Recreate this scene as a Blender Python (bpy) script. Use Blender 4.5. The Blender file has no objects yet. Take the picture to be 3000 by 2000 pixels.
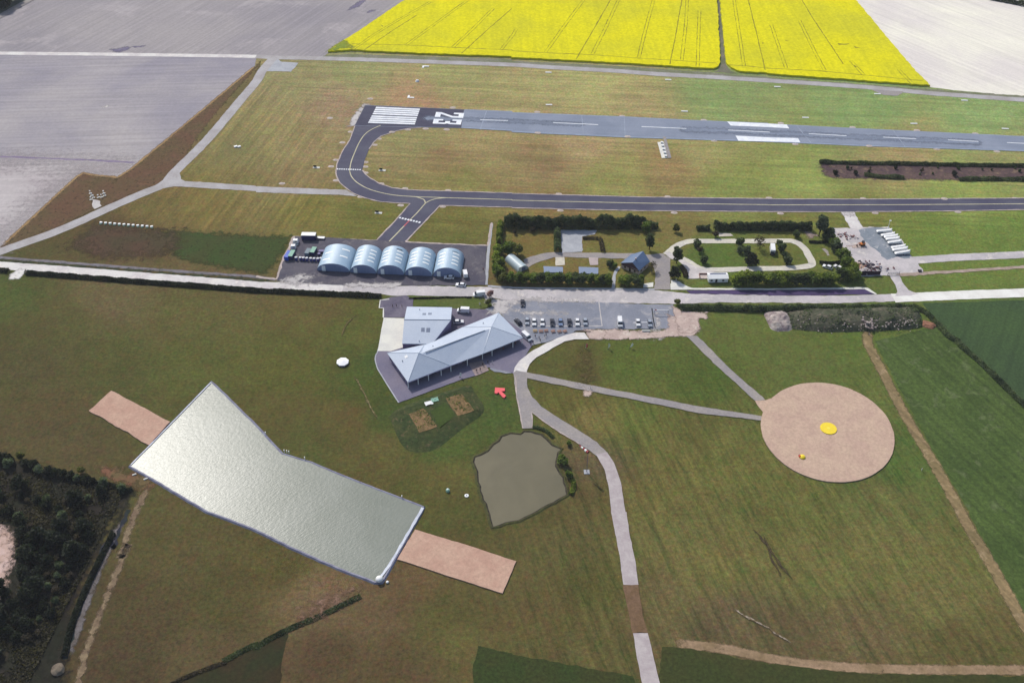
import bpy, bmesh, math, random
from mathutils import Vector, Matrix, noise
from mathutils.geometry import tessellate_polygon
random.seed(7)
R = math.radians
S = bpy.context.scene
COL = S.collection
# ---------------------------------------------------------------- survey frame
# The site was surveyed from an aerial photograph: every survey reading is carried
# down onto the level ground (or onto a level z metres above it), in metres.
EYE_H, DEP, FOC = 300.0, R(41.0), 3000.0
cD, sD = math.cos(DEP), math.sin(DEP)
K = 750 / 2352
PLATE = {}
for r_ in range(4):
    for c_ in range(4):
        PLATE['ABCDEFGHIJKLMNOP'[r_ * 4 + c_]] = (750 * c_, 500 * r_, K)
PLATE.update(d=(0, 0, 3000 / 2352), s=(0, 0, 1),
             Q=(1080, 860, 480 / 2352), R=(1480, 860, 480 / 2352), S=(1420, 600, 540 / 2352), U=(1920, 600, 540 / 2352),
             V=(2400, 600, 360 / 1882), W=(800, 640, 360 / 2352), X=(0, 1250, 600 / 2352), Y=(1340, 1200, 480 / 2091))
def px(t):
    ox, oy, k = PLATE[t[0]]
    x, y = t[1:].split(',')
    return ox + float(x) * k, oy + float(y) * k
def at(t, z=0.0):
    x, y = px(t) if isinstance(t, str) else t
    a, b = (x - 1500) / FOC, (1000 - y) / FOC
    d = Vector((a, cD + b * sD, -sD + b * cD))
    k = (EYE_H - z) / -d.z
    return Vector((d.x * k, d.y * k, z))
def pts(s, z=0.0):
    out, cur = [], None
    for w in s.split():
        if w[0].isalpha(): cur = w[0]; w = w[1:]
        out.append(at(cur + w, z))
    return out
def height(base, top):
    """height above the ground point `base` of the reading `top`"""
    Y = at(base).y if isinstance(base, str) else base.y
    u = (1000 - px(top)[1]) / FOC
    return EYE_H + Y * (u * cD - sD) / (cD + u * sD)
def to_px(v):
    z = v[2] - EYE_H
    dep = v[1] * cD - z * sD
    return 1500 + FOC * v[0] / dep, 1000 - FOC * (v[1] * sD + z * cD) / dep
def lin(c):
    return tuple((v / 12.92 if v <= .04045 else ((v + .055) / 1.055) ** 2.4) for v in (x / 255 for x in c))
# ---------------------------------------------------------------- materials
GAIN = 1.30                                   # sunlit white card / albedo, used to turn seen colours into albedos
def alb(c, k=GAIN):
    return tuple(min(.86, max(.004, v / k)) for v in lin(c))
def new_mat(name):
    m = bpy.data.materials.new(name); m.use_nodes = True
    nt = m.node_tree; b = nt.nodes['Principled BSDF']
    return m, nt, b
def nd(nt, typ, **kw):
    n = nt.nodes.new(typ)
    for k, v in kw.items():
        if k.startswith('i_'): n.inputs[k[2:]].default_value = v
        else: setattr(n, k, v)
    return n
def mixc(nt, fac, a, b, mode='MIX'):
    n = nt.nodes.new('ShaderNodeMix'); n.data_type = 'RGBA'; n.blend_type = mode
    for sock, v in ((n.inputs[0], fac), (n.inputs[6], a), (n.inputs[7], b)):
        if hasattr(v, 'links') or isinstance(v, bpy.types.NodeSocket): nt.links.new(v, sock)
        elif isinstance(v, (int, float)): sock.default_value = v if sock.type == 'VALUE' else (v, v, v, 1)
        else: sock.default_value = (*v, 1) if len(v) == 3 else v
    return n.outputs[2]
def noise_tex(nt, scale, detail=4, rough=.6, vec=None, dist=0):
    n = nd(nt, 'ShaderNodeTexNoise', i_Scale=scale, i_Detail=detail, i_Roughness=rough, i_Distortion=dist)
    if vec is not None: nt.links.new(vec, n.inputs['Vector'])
    return n.outputs[0]
def ramp(nt, src, lo, hi, v0=0.0, v1=1.0):
    n = nt.nodes.new('ShaderNodeMapRange')
    n.inputs[1].default_value, n.inputs[2].default_value = lo, hi
    n.inputs[3].default_value, n.inputs[4].default_value = v0, v1
    nt.links.new(src, n.inputs[0])
    return n.outputs[0]
def scaled_vec(nt, src, rot=0.0, sc=(1, 1, 1)):
    n = nt.nodes.new('ShaderNodeVectorRotate'); n.rotation_type = 'Z_AXIS'; n.inputs['Angle'].default_value = -rot
    nt.links.new(src, n.inputs['Vector'])
    m = nt.nodes.new('ShaderNodeVectorMath'); m.operation = 'MULTIPLY'; m.inputs[1].default_value = sc
    nt.links.new(n.outputs[0], m.inputs[0])
    return m.outputs[0]
def add_bump(nt, b, h, strength, dist=.2):
    n = nd(nt, 'ShaderNodeBump', i_Strength=strength, i_Distance=dist)
    nt.links.new(h, n.inputs['Height']); nt.links.new(n.outputs[0], b.inputs['Normal'])
MATS = {}
def surf(name, c1, c2=None, big=.05, fine=.8, amt=.25, rough=.9, spec=.15, streak=None, c3=None, k=GAIN, bump=.15, lo=.4, hi=.6, world=True, streaks=.35):
    """weathered ground surface: two or three tones in large patches, fine grain, optional long streaks along `streak` (radians)"""
    if name in MATS: return MATS[name]
    m, nt, b = new_mat(name)
    geo = nd(nt, 'ShaderNodeNewGeometry').outputs['Position'] if world else nd(nt, 'ShaderNodeTexCoord').outputs['Object']
    a1 = alb(c1, k); a2 = alb(c2, k) if c2 else tuple(v * .82 for v in a1)
    col = mixc(nt, ramp(nt, noise_tex(nt, big, 5, .62, geo, .3), lo, hi), a1, a2)
    if c3: col = mixc(nt, ramp(nt, noise_tex(nt, big * 3.1, 5, .65, geo, .6), .56, .68), col, alb(c3, k))
    if streak is not None:
        sv = scaled_vec(nt, geo, streak, (.012, .42, 1))
        f = ramp(nt, noise_tex(nt, 1.0, 3, .6, sv), .3, .7, 1 - streaks, 1 + streaks)
        col = mixc(nt, 1.0, col, f, 'MULTIPLY')
    g = noise_tex(nt, fine, 3, .7, geo)
    f = ramp(nt, g, .28, .72, 1 - amt, 1 + amt)
    col = mixc(nt, 1.0, col, f, 'MULTIPLY')
    nt.links.new(col, b.inputs['Base Color'])
    b.inputs['Roughness'].default_value = rough; b.inputs['Specular IOR Level'].default_value = spec
    if bump: add_bump(nt, b, g, bump)
    MATS[name] = m
    return m
def paint(name, c, rough=.45, spec=.4, metal=0, wear=.12, scale=.9, albedo=None):
    """painted or plain object material with light dirt"""
    if name in MATS: return MATS[name]
    m, nt, b = new_mat(name)
    co = nd(nt, 'ShaderNodeTexCoord').outputs['Object']
    a = albedo or alb(c, 1.15)
    col = mixc(nt, ramp(nt, noise_tex(nt, scale, 5, .7, co), .35, .75), a, tuple(v * (1 - wear) for v in a))
    nt.links.new(col, b.inputs['Base Color'])
    b.inputs['Roughness'].default_value = rough; b.inputs['Specular IOR Level'].default_value = spec; b.inputs['Metallic'].default_value = metal
    MATS[name] = m
    return m
def leafy(name, dark, light, k=1.0):
    if name in MATS: return MATS[name]
    m, nt, b = new_mat(name)
    at_ = nd(nt, 'ShaderNodeAttribute', attribute_name='tint').outputs['Fac']
    oi = nd(nt, 'ShaderNodeObjectInfo').outputs['Random']
    col = mixc(nt, at_, dark, light)
    col = mixc(nt, 1.0, col, ramp(nt, oi, 0, 1, .8, 1.2), 'MULTIPLY')
    nt.links.new(col, b.inputs['Base Color'])
    b.inputs['Roughness'].default_value = .7; b.inputs['Specular IOR Level'].default_value = .25
    tr = nt.nodes.new('ShaderNodeBsdfTranslucent'); nt.links.new(mixc(nt, 1.0, col, (1.5, 1.6, .9), 'MULTIPLY'), tr.inputs[0])
    ms = nt.nodes.new('ShaderNodeMixShader'); ms.inputs[0].default_value = .4
    nt.links.new(b.outputs[0], ms.inputs[1]); nt.links.new(tr.outputs[0], ms.inputs[2]); nt.links.new(ms.outputs[0], nt.nodes['Material Output'].inputs[0])
    MATS[name] = m
    return m
# ---------------------------------------------------------------- objects
def link(name, me, mat=None, parent=None):
    o = bpy.data.objects.new(name, me)
    if mat is not None and me is not None: me.materials.append(mat)
    COL.objects.link(o)
    if parent is not None: o.parent = parent
    return o
def tag(o, label, cat, group=None, kind=None):
    if label: o['label'] = label
    if cat: o['category'] = cat
    if group: o['group'] = group
    if kind: o['kind'] = kind
    return o
def thing(name, label, cat, loc=(0, 0, 0), rz=0, group=None, scale=None):
    o = bpy.data.objects.new(name, None); COL.objects.link(o)
    o.empty_display_size = .5
    o.location = loc; o.rotation_euler = (0, 0, rz)
    if scale: o.scale = scale if hasattr(scale, '__len__') else (scale,) * 3
    return tag(o, label, cat, group)
def dup(root, loc, rz=0, label=None, group=None, scale=None):
    r = root.copy(); COL.objects.link(r)
    r.location = loc; r.rotation_euler = (0, 0, rz)
    if scale: r.scale = scale if hasattr(scale, '__len__') else (scale,) * 3
    if label: r['label'] = label
    if group: r['group'] = group
    for ch in list(root.children):
        c = ch.copy(); COL.objects.link(c); c.parent = r
        for g in list(ch.children):
            d = g.copy(); COL.objects.link(d); d.parent = c
    return r
def mesh_of(bm, name, smooth=False):
    me = bpy.data.meshes.new(name)
    bmesh.ops.recalc_face_normals(bm, faces=bm.faces)
    bm.to_mesh(me); bm.free()
    if smooth:
        for p in me.polygons: p.use_smooth = True
    return me
def part(name, bm, mat, parent=None, smooth=False):
    return link(name, mesh_of(bm, name, smooth), mat, parent)
def box(bm, cx, cy, z0, lx, ly, h, rz=0, taper=1.0, bev=0):
    vs = []
    for z, k in ((z0, 1), (z0 + h, taper)):
        for sx, sy in ((-1, -1), (1, -1), (1, 1), (-1, 1)):
            x, y = sx * lx / 2 * k, sy * ly / 2 * k
            vs.append(bm.verts.new((cx + x * math.cos(rz) - y * math.sin(rz), cy + x * math.sin(rz) + y * math.cos(rz), z)))
    fs = [(3, 2, 1, 0), (4, 5, 6, 7), (0, 1, 5, 4), (1, 2, 6, 5), (2, 3, 7, 6), (3, 0, 4, 7)]
    ff = [bm.faces.new([vs[i] for i in f]) for f in fs]
    if bev:
        es = list({e for f in ff for e in f.edges})
        bmesh.ops.bevel(bm, geom=es, offset=bev, segments=2, affect='EDGES')
    return bm
def tube(bm, p0, p1, r0, r1=None, n=8, cap=True):
    p0, p1 = Vector(p0), Vector(p1); r1 = r0 if r1 is None else r1
    ax = (p1 - p0).normalized()
    u = ax.orthogonal().normalized(); v = ax.cross(u)
    rings = []
    for p, r in ((p0, r0), (p1, r1)):
        rings.append([bm.verts.new(p + (u * math.cos(2 * math.pi * i / n) + v * math.sin(2 * math.pi * i / n)) * r) for i in range(n)])
    for i in range(n):
        bm.faces.new((rings[0][i], rings[0][(i + 1) % n], rings[1][(i + 1) % n], rings[1][i]))
    if cap:
        bm.faces.new(rings[0][::-1]); bm.faces.new(rings[1])
    return bm
def B(): return bmesh.new()
def quad(bm, *ps):
    return bm.faces.new([bm.verts.new(p) for p in ps])
# ---------------------------------------------------------------- ground sheets
LAYER = [0]
def dense(poly, step=2.5, jit=0.0, seed=0.0, closed=True):
    out = []
    n = len(poly)
    for i in range(n if closed else n - 1):
        a, b = poly[i], poly[(i + 1) % n]
        m = max(1, int((b - a).length / step))
        for j in range(m): out.append(a.lerp(b, j / m))
    if not closed: out.append(poly[-1])
    if jit:
        out = [p + Vector((noise.noise(Vector((p.x * .35, p.y * .35, seed))), noise.noise(Vector((p.x * .35, p.y * .35, seed + 9.1))), 0)) * jit * 1.8 for p in out]
    return out
def smooth_line(ps, n=6):
    out = []
    for i in range(len(ps) - 1):
        p0, p1, p2, p3 = ps[max(i - 1, 0)], ps[i], ps[i + 1], ps[min(i + 2, len(ps) - 1)]
        for j in range(n):
            t = j / n
            out.append(.5 * ((2 * p1) + (p2 - p0) * t + (2 * p0 - 5 * p1 + 4 * p2 - p3) * t * t + (3 * p1 - p0 - 3 * p2 + p3) * t ** 3))
    out.append(ps[-1])
    return out
def bm_poly(bm, poly, z, thick=0.0):
    vs = [bm.verts.new((p.x, p.y, z)) for p in poly]
    for t in tessellate_polygon([[Vector((p.x, p.y, 0)) for p in poly]]):
        try:
            f = bm.faces.new([vs[i] for i in t])
            f.normal_update()
            if f.normal.z < 0: f.normal_flip()
        except ValueError: pass
    if thick:
        lo = [bm.verts.new((p.x, p.y, z - thick)) for p in poly]
        n = len(poly)
        for i in range(n): bm.faces.new((vs[i], vs[(i + 1) % n], lo[(i + 1) % n], lo[i]))
def flat_mesh(bm, name):
    me = bpy.data.meshes.new(name); bm.to_mesh(me); bm.free(); return me
SHEETS = []
def soften(mat, rag=1.2):
    """the same surface with a ragged, thinning margin (cover attribute 0..1)"""
    key = mat.name + '_thinning'
    if key in bpy.data.materials: return bpy.data.materials[key]
    m = mat.copy(); m.name = key; nt = m.node_tree; b = nt.nodes['Principled BSDF']
    geo = nd(nt, 'ShaderNodeNewGeometry').outputs['Position']
    cv = nd(nt, 'ShaderNodeAttribute', attribute_name='cover').outputs['Fac']
    n = ramp(nt, noise_tex(nt, .35, 5, .72, geo, .4), .25, .75, -.5 * rag, .5 * rag)
    ad = nd(nt, 'ShaderNodeMath', operation='ADD'); nt.links.new(cv, ad.inputs[0]); nt.links.new(n, ad.inputs[1])
    nt.links.new(ramp(nt, ad.outputs[0], .3, .85), b.inputs['Alpha'])
    return m
def next_z():
    LAYER[0] += 1
    return .03 + .002 * LAYER[0]
def inside(x, y, poly):
    c = False; n = len(poly); j = n - 1
    for i in range(n):
        yi, yj = poly[i].y, poly[j].y
        if (yi > y) != (yj > y) and x < (poly[j].x - poly[i].x) * (y - yi) / (yj - yi) + poly[i].x: c = not c
        j = i
    return c
def seg_dist(x, y, poly):
    best = 1e9; n = len(poly)
    for i in range(n):
        a, b = poly[i], poly[(i + 1) % n]; dx, dy = b.x - a.x, b.y - a.y
        t = max(0, min(1, ((x - a.x) * dx + (y - a.y) * dy) / (dx * dx + dy * dy + 1e-9)))
        d = (x - a.x - t * dx) ** 2 + (y - a.y - t * dy) ** 2
        if d < best: best = d
    return best ** .5
def cover_mesh(name, vs, fs, cv):
    me = bpy.data.meshes.new(name); me.from_pydata(vs, [], fs)
    me.attributes.new('cover', 'FLOAT', 'POINT').data.foreach_set('value', cv)
    return me
def sheet(name, poly, mat, z=None, jit=.35, kind='structure', thick=0.0, label=None, smooth=0, soft=0, rag=1.2):
    """one laid sheet of ground surface; later sheets lie a little above earlier ones"""
    if isinstance(poly, str): poly = pts(poly)
    if z is None: z = next_z()
    if smooth: poly = smooth_line(poly + [poly[0]], smooth)[:-1]
    if soft:
        x0, x1 = min(p.x for p in poly) - soft, max(p.x for p in poly) + soft; y0, y1 = min(p.y for p in poly) - soft, max(p.y for p in poly) + soft
        st = max(.8, soft / 2.5, (x1 - x0) / 90, (y1 - y0) / 90); nx, ny = int((x1 - x0) / st) + 2, int((y1 - y0) / st) + 2
        vs, cv = [], []
        for j in range(ny):
            for i in range(nx):
                x, y = x0 + i * st, y0 + j * st; d = seg_dist(x, y, poly) * (1 if inside(x, y, poly) else -1)
                vs.append((x, y, z)); cv.append(max(0, min(1, .5 + d / soft)))
        fs = [q for q in ((j * nx + i, j * nx + i + 1, (j + 1) * nx + i + 1, (j + 1) * nx + i) for j in range(ny - 1) for i in range(nx - 1)) if max(cv[k] for k in q) > 0]
        return tag(link(name, cover_mesh(name, vs, fs, cv), soften(mat, rag)), label, None, None, kind)
    poly = dense(poly, 2.0, jit, LAYER[0] * 3.3)
    if kind == 'structure': SHEETS.append((poly, z, min(p.x for p in poly), max(p.x for p in poly), min(p.y for p in poly), max(p.y for p in poly)))
    bm = B(); bm_poly(bm, poly, z, thick)
    o = link(name, flat_mesh(bm, name), mat)
    return tag(o, label, None, None, kind)
def ground_z(x, y):
    best = 0
    for poly, z, x0, x1, y0, y1 in SHEETS:
        if z > best and x0 < x < x1 and y0 < y < y1 and inside(x, y, poly): best = z
    return best
def offset_line(ps, d):
    out = []
    for i, p in enumerate(ps):
        t = (ps[min(i + 1, len(ps) - 1)] - ps[max(i - 1, 0)]); t.z = 0; t.normalize()
        out.append(p + Vector((-t.y, t.x, 0)) * d)
    return out
def ribbon_bm(bm, ps, w, z, jit=.15, w1=None):
    ps = dense(ps, 2.0, 0, 0, closed=False)
    n = len(ps); w1 = w if w1 is None else w1
    rows = []
    for i, p in enumerate(ps):
        t = (ps[min(i + 1, n - 1)] - ps[max(i - 1, 0)]); t.z = 0; t.normalize()
        nn = Vector((-t.y, t.x, 0)); ww = (w + (w1 - w) * i / (n - 1)) / 2
        a = ww + jit * noise.noise(Vector((p.x * .4, p.y * .4, 1.7))) * 1.6
        b = ww + jit * noise.noise(Vector((p.x * .4, p.y * .4, 7.7))) * 1.6
        rows.append((bm.verts.new((p.x + nn.x * a, p.y + nn.y * a, z)), bm.verts.new((p.x - nn.x * b, p.y - nn.y * b, z))))
    for i in range(n - 1):
        f = bm.faces.new((rows[i][1], rows[i + 1][1], rows[i + 1][0], rows[i][0]))
def ribbon(name, line, w, mat, jit=.2, smooth=6, kind='structure', z=None, w1=None, soft=0, rag=1.2):
    if isinstance(line, str): line = pts(line)
    if smooth and len(line) > 2: line = smooth_line(line, smooth)
    if z is None: z = next_z()
    if soft:
        ps = dense(line, 1.5, 0, 0, closed=False); n = len(ps); vs, cv, fs = [], [], []
        for i, p in enumerate(ps):
            t = (ps[min(i + 1, n - 1)] - ps[max(i - 1, 0)]); t.z = 0; t.normalize(); nn = Vector((-t.y, t.x, 0))
            e = min(1, i / 3, (n - 1 - i) / 3)
            for o, c in ((w / 2 + soft / 2, 0), (max(.05, w / 2 - soft / 2), 1), (-max(.05, w / 2 - soft / 2), 1), (-w / 2 - soft / 2, 0)):
                q = p + nn * (o + jit * noise.noise(Vector((p.x * .4, p.y * .4, o)))); vs.append((q.x, q.y, z)); cv.append(c * e)
        for i in range(n - 1):
            for k in range(3): fs.append((i * 4 + k + 1, (i + 1) * 4 + k + 1, (i + 1) * 4 + k, i * 4 + k))
        return tag(link(name, cover_mesh(name, vs, fs, cv), soften(mat, rag)), None, None, None, kind)
    bm = B(); ribbon_bm(bm, line, w, z, jit, w1)
    return tag(link(name, flat_mesh(bm, name), mat), None, None, None, kind)
# ---------------------------------------------------------------- camera, light, sky
cam = bpy.data.cameras.new('Camera'); cam.lens = 36; cam.sensor_width = 36; cam.clip_end = 20000; cam.clip_start = 1
co = bpy.data.objects.new('Camera', cam); COL.objects.link(co)
co.location = (0, 0, EYE_H); co.rotation_euler = (math.pi / 2 - DEP, 0, 0)
S.camera = co
SUN_EL, SUN_AZ = R(45), R(-30)                 # beyond the site, a little to the left
sd = Vector((math.sin(SUN_AZ) * math.cos(SUN_EL), math.cos(SUN_AZ) * math.cos(SUN_EL), math.sin(SUN_EL)))
sun = bpy.data.lights.new('Sun', 'SUN'); sun.energy = 2.9; sun.angle = R(1.5); sun.color = (1, .955, .88)
so = bpy.data.objects.new('Sun', sun); COL.objects.link(so); so.location = (0, 0, 600)
so.rotation_euler = sd.to_track_quat('Z', 'Y').to_euler()
w = bpy.data.worlds.new('World'); S.world = w; w.use_nodes = True
wn = w.node_tree; bg = wn.nodes['Background']
sky = wn.nodes.new('ShaderNodeTexSky'); sky.sky_type = 'NISHITA'; sky.sun_disc = False
sky.sun_elevation = SUN_EL; sky.sun_rotation = SUN_AZ; sky.air_density = 1.0; sky.dust_density = 2.0
wn.links.new(sky.outputs[0], bg.inputs[0]); bg.inputs[1].default_value = .12
S.view_settings.view_transform = 'Standard'; S.view_settings.look = 'None'; S.view_settings.exposure = 0.3; S.view_settings.gamma = 1
# thin air between the camera and the far fields
bm = B(); box(bm, 0, 700, -1.2, 3600, 2600, EYE_H + 30)
HZ = bpy.data.materials.new('haze'); HZ.use_nodes = True; HZ.node_tree.nodes.remove(HZ.node_tree.nodes['Principled BSDF'])
pv = HZ.node_tree.nodes.new('ShaderNodeVolumePrincipled'); pv.inputs['Color'].default_value = (.93, .95, 1, 1); pv.inputs['Density'].default_value = .00006
HZ.node_tree.links.new(pv.outputs[0], HZ.node_tree.nodes['Material Output'].inputs['Volume'])
tag(part('haze', bm, HZ), None, None, None, 'stuff')
# ---------------------------------------------------------------- the ground: one sheet to the horizon
RW = at('D2352,1320') - at('B1100,1060'); RUN = math.atan2(RW.y, RW.x)
TK = at('A1600,1568') - at('B60,640'); TRK = math.atan2(TK.y, TK.x)
DG = at('P860,500') - at('P540,0'); DIA = math.atan2(DG.y, DG.x)
TONES = [  # survey point, seen colour; darker lower-left tones include painted cloud shade
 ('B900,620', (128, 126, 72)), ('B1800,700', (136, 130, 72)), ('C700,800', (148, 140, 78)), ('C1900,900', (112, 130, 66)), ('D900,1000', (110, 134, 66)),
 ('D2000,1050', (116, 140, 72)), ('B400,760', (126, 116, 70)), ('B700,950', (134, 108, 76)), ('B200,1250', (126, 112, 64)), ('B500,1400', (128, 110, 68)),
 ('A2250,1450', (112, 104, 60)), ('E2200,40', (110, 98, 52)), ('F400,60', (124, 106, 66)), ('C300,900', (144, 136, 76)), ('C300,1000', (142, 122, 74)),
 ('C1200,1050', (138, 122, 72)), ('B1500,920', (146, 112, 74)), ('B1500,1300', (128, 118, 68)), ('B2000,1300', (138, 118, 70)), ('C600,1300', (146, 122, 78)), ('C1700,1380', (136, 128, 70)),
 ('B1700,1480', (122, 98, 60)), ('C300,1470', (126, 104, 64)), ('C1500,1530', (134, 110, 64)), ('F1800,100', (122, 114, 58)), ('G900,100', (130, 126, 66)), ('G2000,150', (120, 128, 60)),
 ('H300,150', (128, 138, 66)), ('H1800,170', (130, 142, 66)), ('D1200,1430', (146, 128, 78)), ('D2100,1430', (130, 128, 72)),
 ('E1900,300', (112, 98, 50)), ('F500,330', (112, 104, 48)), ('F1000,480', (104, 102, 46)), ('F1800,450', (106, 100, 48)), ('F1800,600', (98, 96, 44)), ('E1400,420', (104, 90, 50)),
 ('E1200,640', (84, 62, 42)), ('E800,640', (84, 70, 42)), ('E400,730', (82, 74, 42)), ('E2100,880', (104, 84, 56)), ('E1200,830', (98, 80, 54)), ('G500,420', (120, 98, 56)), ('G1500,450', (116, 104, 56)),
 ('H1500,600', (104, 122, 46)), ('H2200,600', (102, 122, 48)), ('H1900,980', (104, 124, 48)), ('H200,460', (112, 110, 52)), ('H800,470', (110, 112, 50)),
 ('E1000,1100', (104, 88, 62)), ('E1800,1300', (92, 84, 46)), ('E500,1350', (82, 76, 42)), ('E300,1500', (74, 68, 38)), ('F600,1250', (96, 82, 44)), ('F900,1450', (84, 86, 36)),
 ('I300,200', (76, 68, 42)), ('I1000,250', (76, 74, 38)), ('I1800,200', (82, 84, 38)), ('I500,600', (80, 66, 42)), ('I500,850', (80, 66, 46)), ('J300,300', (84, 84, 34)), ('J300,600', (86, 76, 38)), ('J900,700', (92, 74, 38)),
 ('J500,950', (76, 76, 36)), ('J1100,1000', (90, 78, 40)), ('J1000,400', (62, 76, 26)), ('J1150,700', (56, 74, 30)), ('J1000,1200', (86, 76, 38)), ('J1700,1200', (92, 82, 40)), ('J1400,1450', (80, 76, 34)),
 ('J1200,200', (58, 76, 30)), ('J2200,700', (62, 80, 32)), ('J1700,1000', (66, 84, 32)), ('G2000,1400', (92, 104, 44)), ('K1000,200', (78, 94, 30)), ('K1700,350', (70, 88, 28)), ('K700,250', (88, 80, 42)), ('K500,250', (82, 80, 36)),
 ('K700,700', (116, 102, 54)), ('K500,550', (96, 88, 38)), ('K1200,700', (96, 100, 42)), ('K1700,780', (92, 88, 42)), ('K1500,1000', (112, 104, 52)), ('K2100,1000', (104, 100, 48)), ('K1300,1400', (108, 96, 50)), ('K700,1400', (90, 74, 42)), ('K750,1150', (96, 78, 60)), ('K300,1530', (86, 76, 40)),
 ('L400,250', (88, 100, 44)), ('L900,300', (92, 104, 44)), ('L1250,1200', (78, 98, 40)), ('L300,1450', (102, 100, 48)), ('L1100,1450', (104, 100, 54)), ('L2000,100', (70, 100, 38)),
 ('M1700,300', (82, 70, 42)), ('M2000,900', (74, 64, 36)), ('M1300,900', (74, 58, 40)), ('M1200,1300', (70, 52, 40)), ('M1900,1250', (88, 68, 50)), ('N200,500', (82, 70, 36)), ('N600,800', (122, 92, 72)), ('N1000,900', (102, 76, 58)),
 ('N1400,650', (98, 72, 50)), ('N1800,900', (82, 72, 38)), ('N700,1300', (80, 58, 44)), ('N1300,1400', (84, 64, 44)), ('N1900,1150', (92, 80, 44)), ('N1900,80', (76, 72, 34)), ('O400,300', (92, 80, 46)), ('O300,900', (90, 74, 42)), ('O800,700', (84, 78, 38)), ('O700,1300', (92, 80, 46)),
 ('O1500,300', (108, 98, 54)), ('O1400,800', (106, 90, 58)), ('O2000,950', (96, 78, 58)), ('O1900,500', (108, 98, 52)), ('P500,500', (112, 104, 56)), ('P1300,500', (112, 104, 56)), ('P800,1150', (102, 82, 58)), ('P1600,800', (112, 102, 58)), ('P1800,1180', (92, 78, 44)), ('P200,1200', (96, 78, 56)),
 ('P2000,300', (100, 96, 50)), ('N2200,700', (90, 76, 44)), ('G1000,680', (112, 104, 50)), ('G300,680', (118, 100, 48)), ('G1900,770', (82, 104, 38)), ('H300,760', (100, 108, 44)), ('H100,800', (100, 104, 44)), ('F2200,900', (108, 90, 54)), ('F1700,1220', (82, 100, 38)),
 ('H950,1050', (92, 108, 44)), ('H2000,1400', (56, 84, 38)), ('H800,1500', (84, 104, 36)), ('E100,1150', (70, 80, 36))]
def lift(t, c):                                # pales the far airfield grass, putting some haze into its colour
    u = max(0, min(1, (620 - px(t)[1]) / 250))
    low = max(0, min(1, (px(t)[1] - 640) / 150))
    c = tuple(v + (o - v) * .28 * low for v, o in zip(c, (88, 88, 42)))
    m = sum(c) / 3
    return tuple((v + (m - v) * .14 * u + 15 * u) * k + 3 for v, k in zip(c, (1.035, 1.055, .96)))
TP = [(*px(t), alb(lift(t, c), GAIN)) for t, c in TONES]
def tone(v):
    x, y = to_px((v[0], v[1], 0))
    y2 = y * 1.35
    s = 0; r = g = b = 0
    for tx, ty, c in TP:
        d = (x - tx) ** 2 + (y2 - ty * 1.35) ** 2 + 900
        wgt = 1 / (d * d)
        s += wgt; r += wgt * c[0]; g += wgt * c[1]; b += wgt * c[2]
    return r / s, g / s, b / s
def streak_dir(v):
    x, y = to_px((v[0], v[1], 0))
    def sm(a, b, t): t = max(0, min(1, (t - a) / (b - a))); return t * t * (3 - 2 * t)
    up = 1 - sm(640, 720, y)
    xl = 1000 - .0 * y
    left = 1 - sm(xl - 160, xl + 60, x + max(0, (330 - y)) * 1.6)
    low = sm(980, 1250, y) * sm(1250, 1700, x)
    return up * (1 - left), up * left, low
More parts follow.
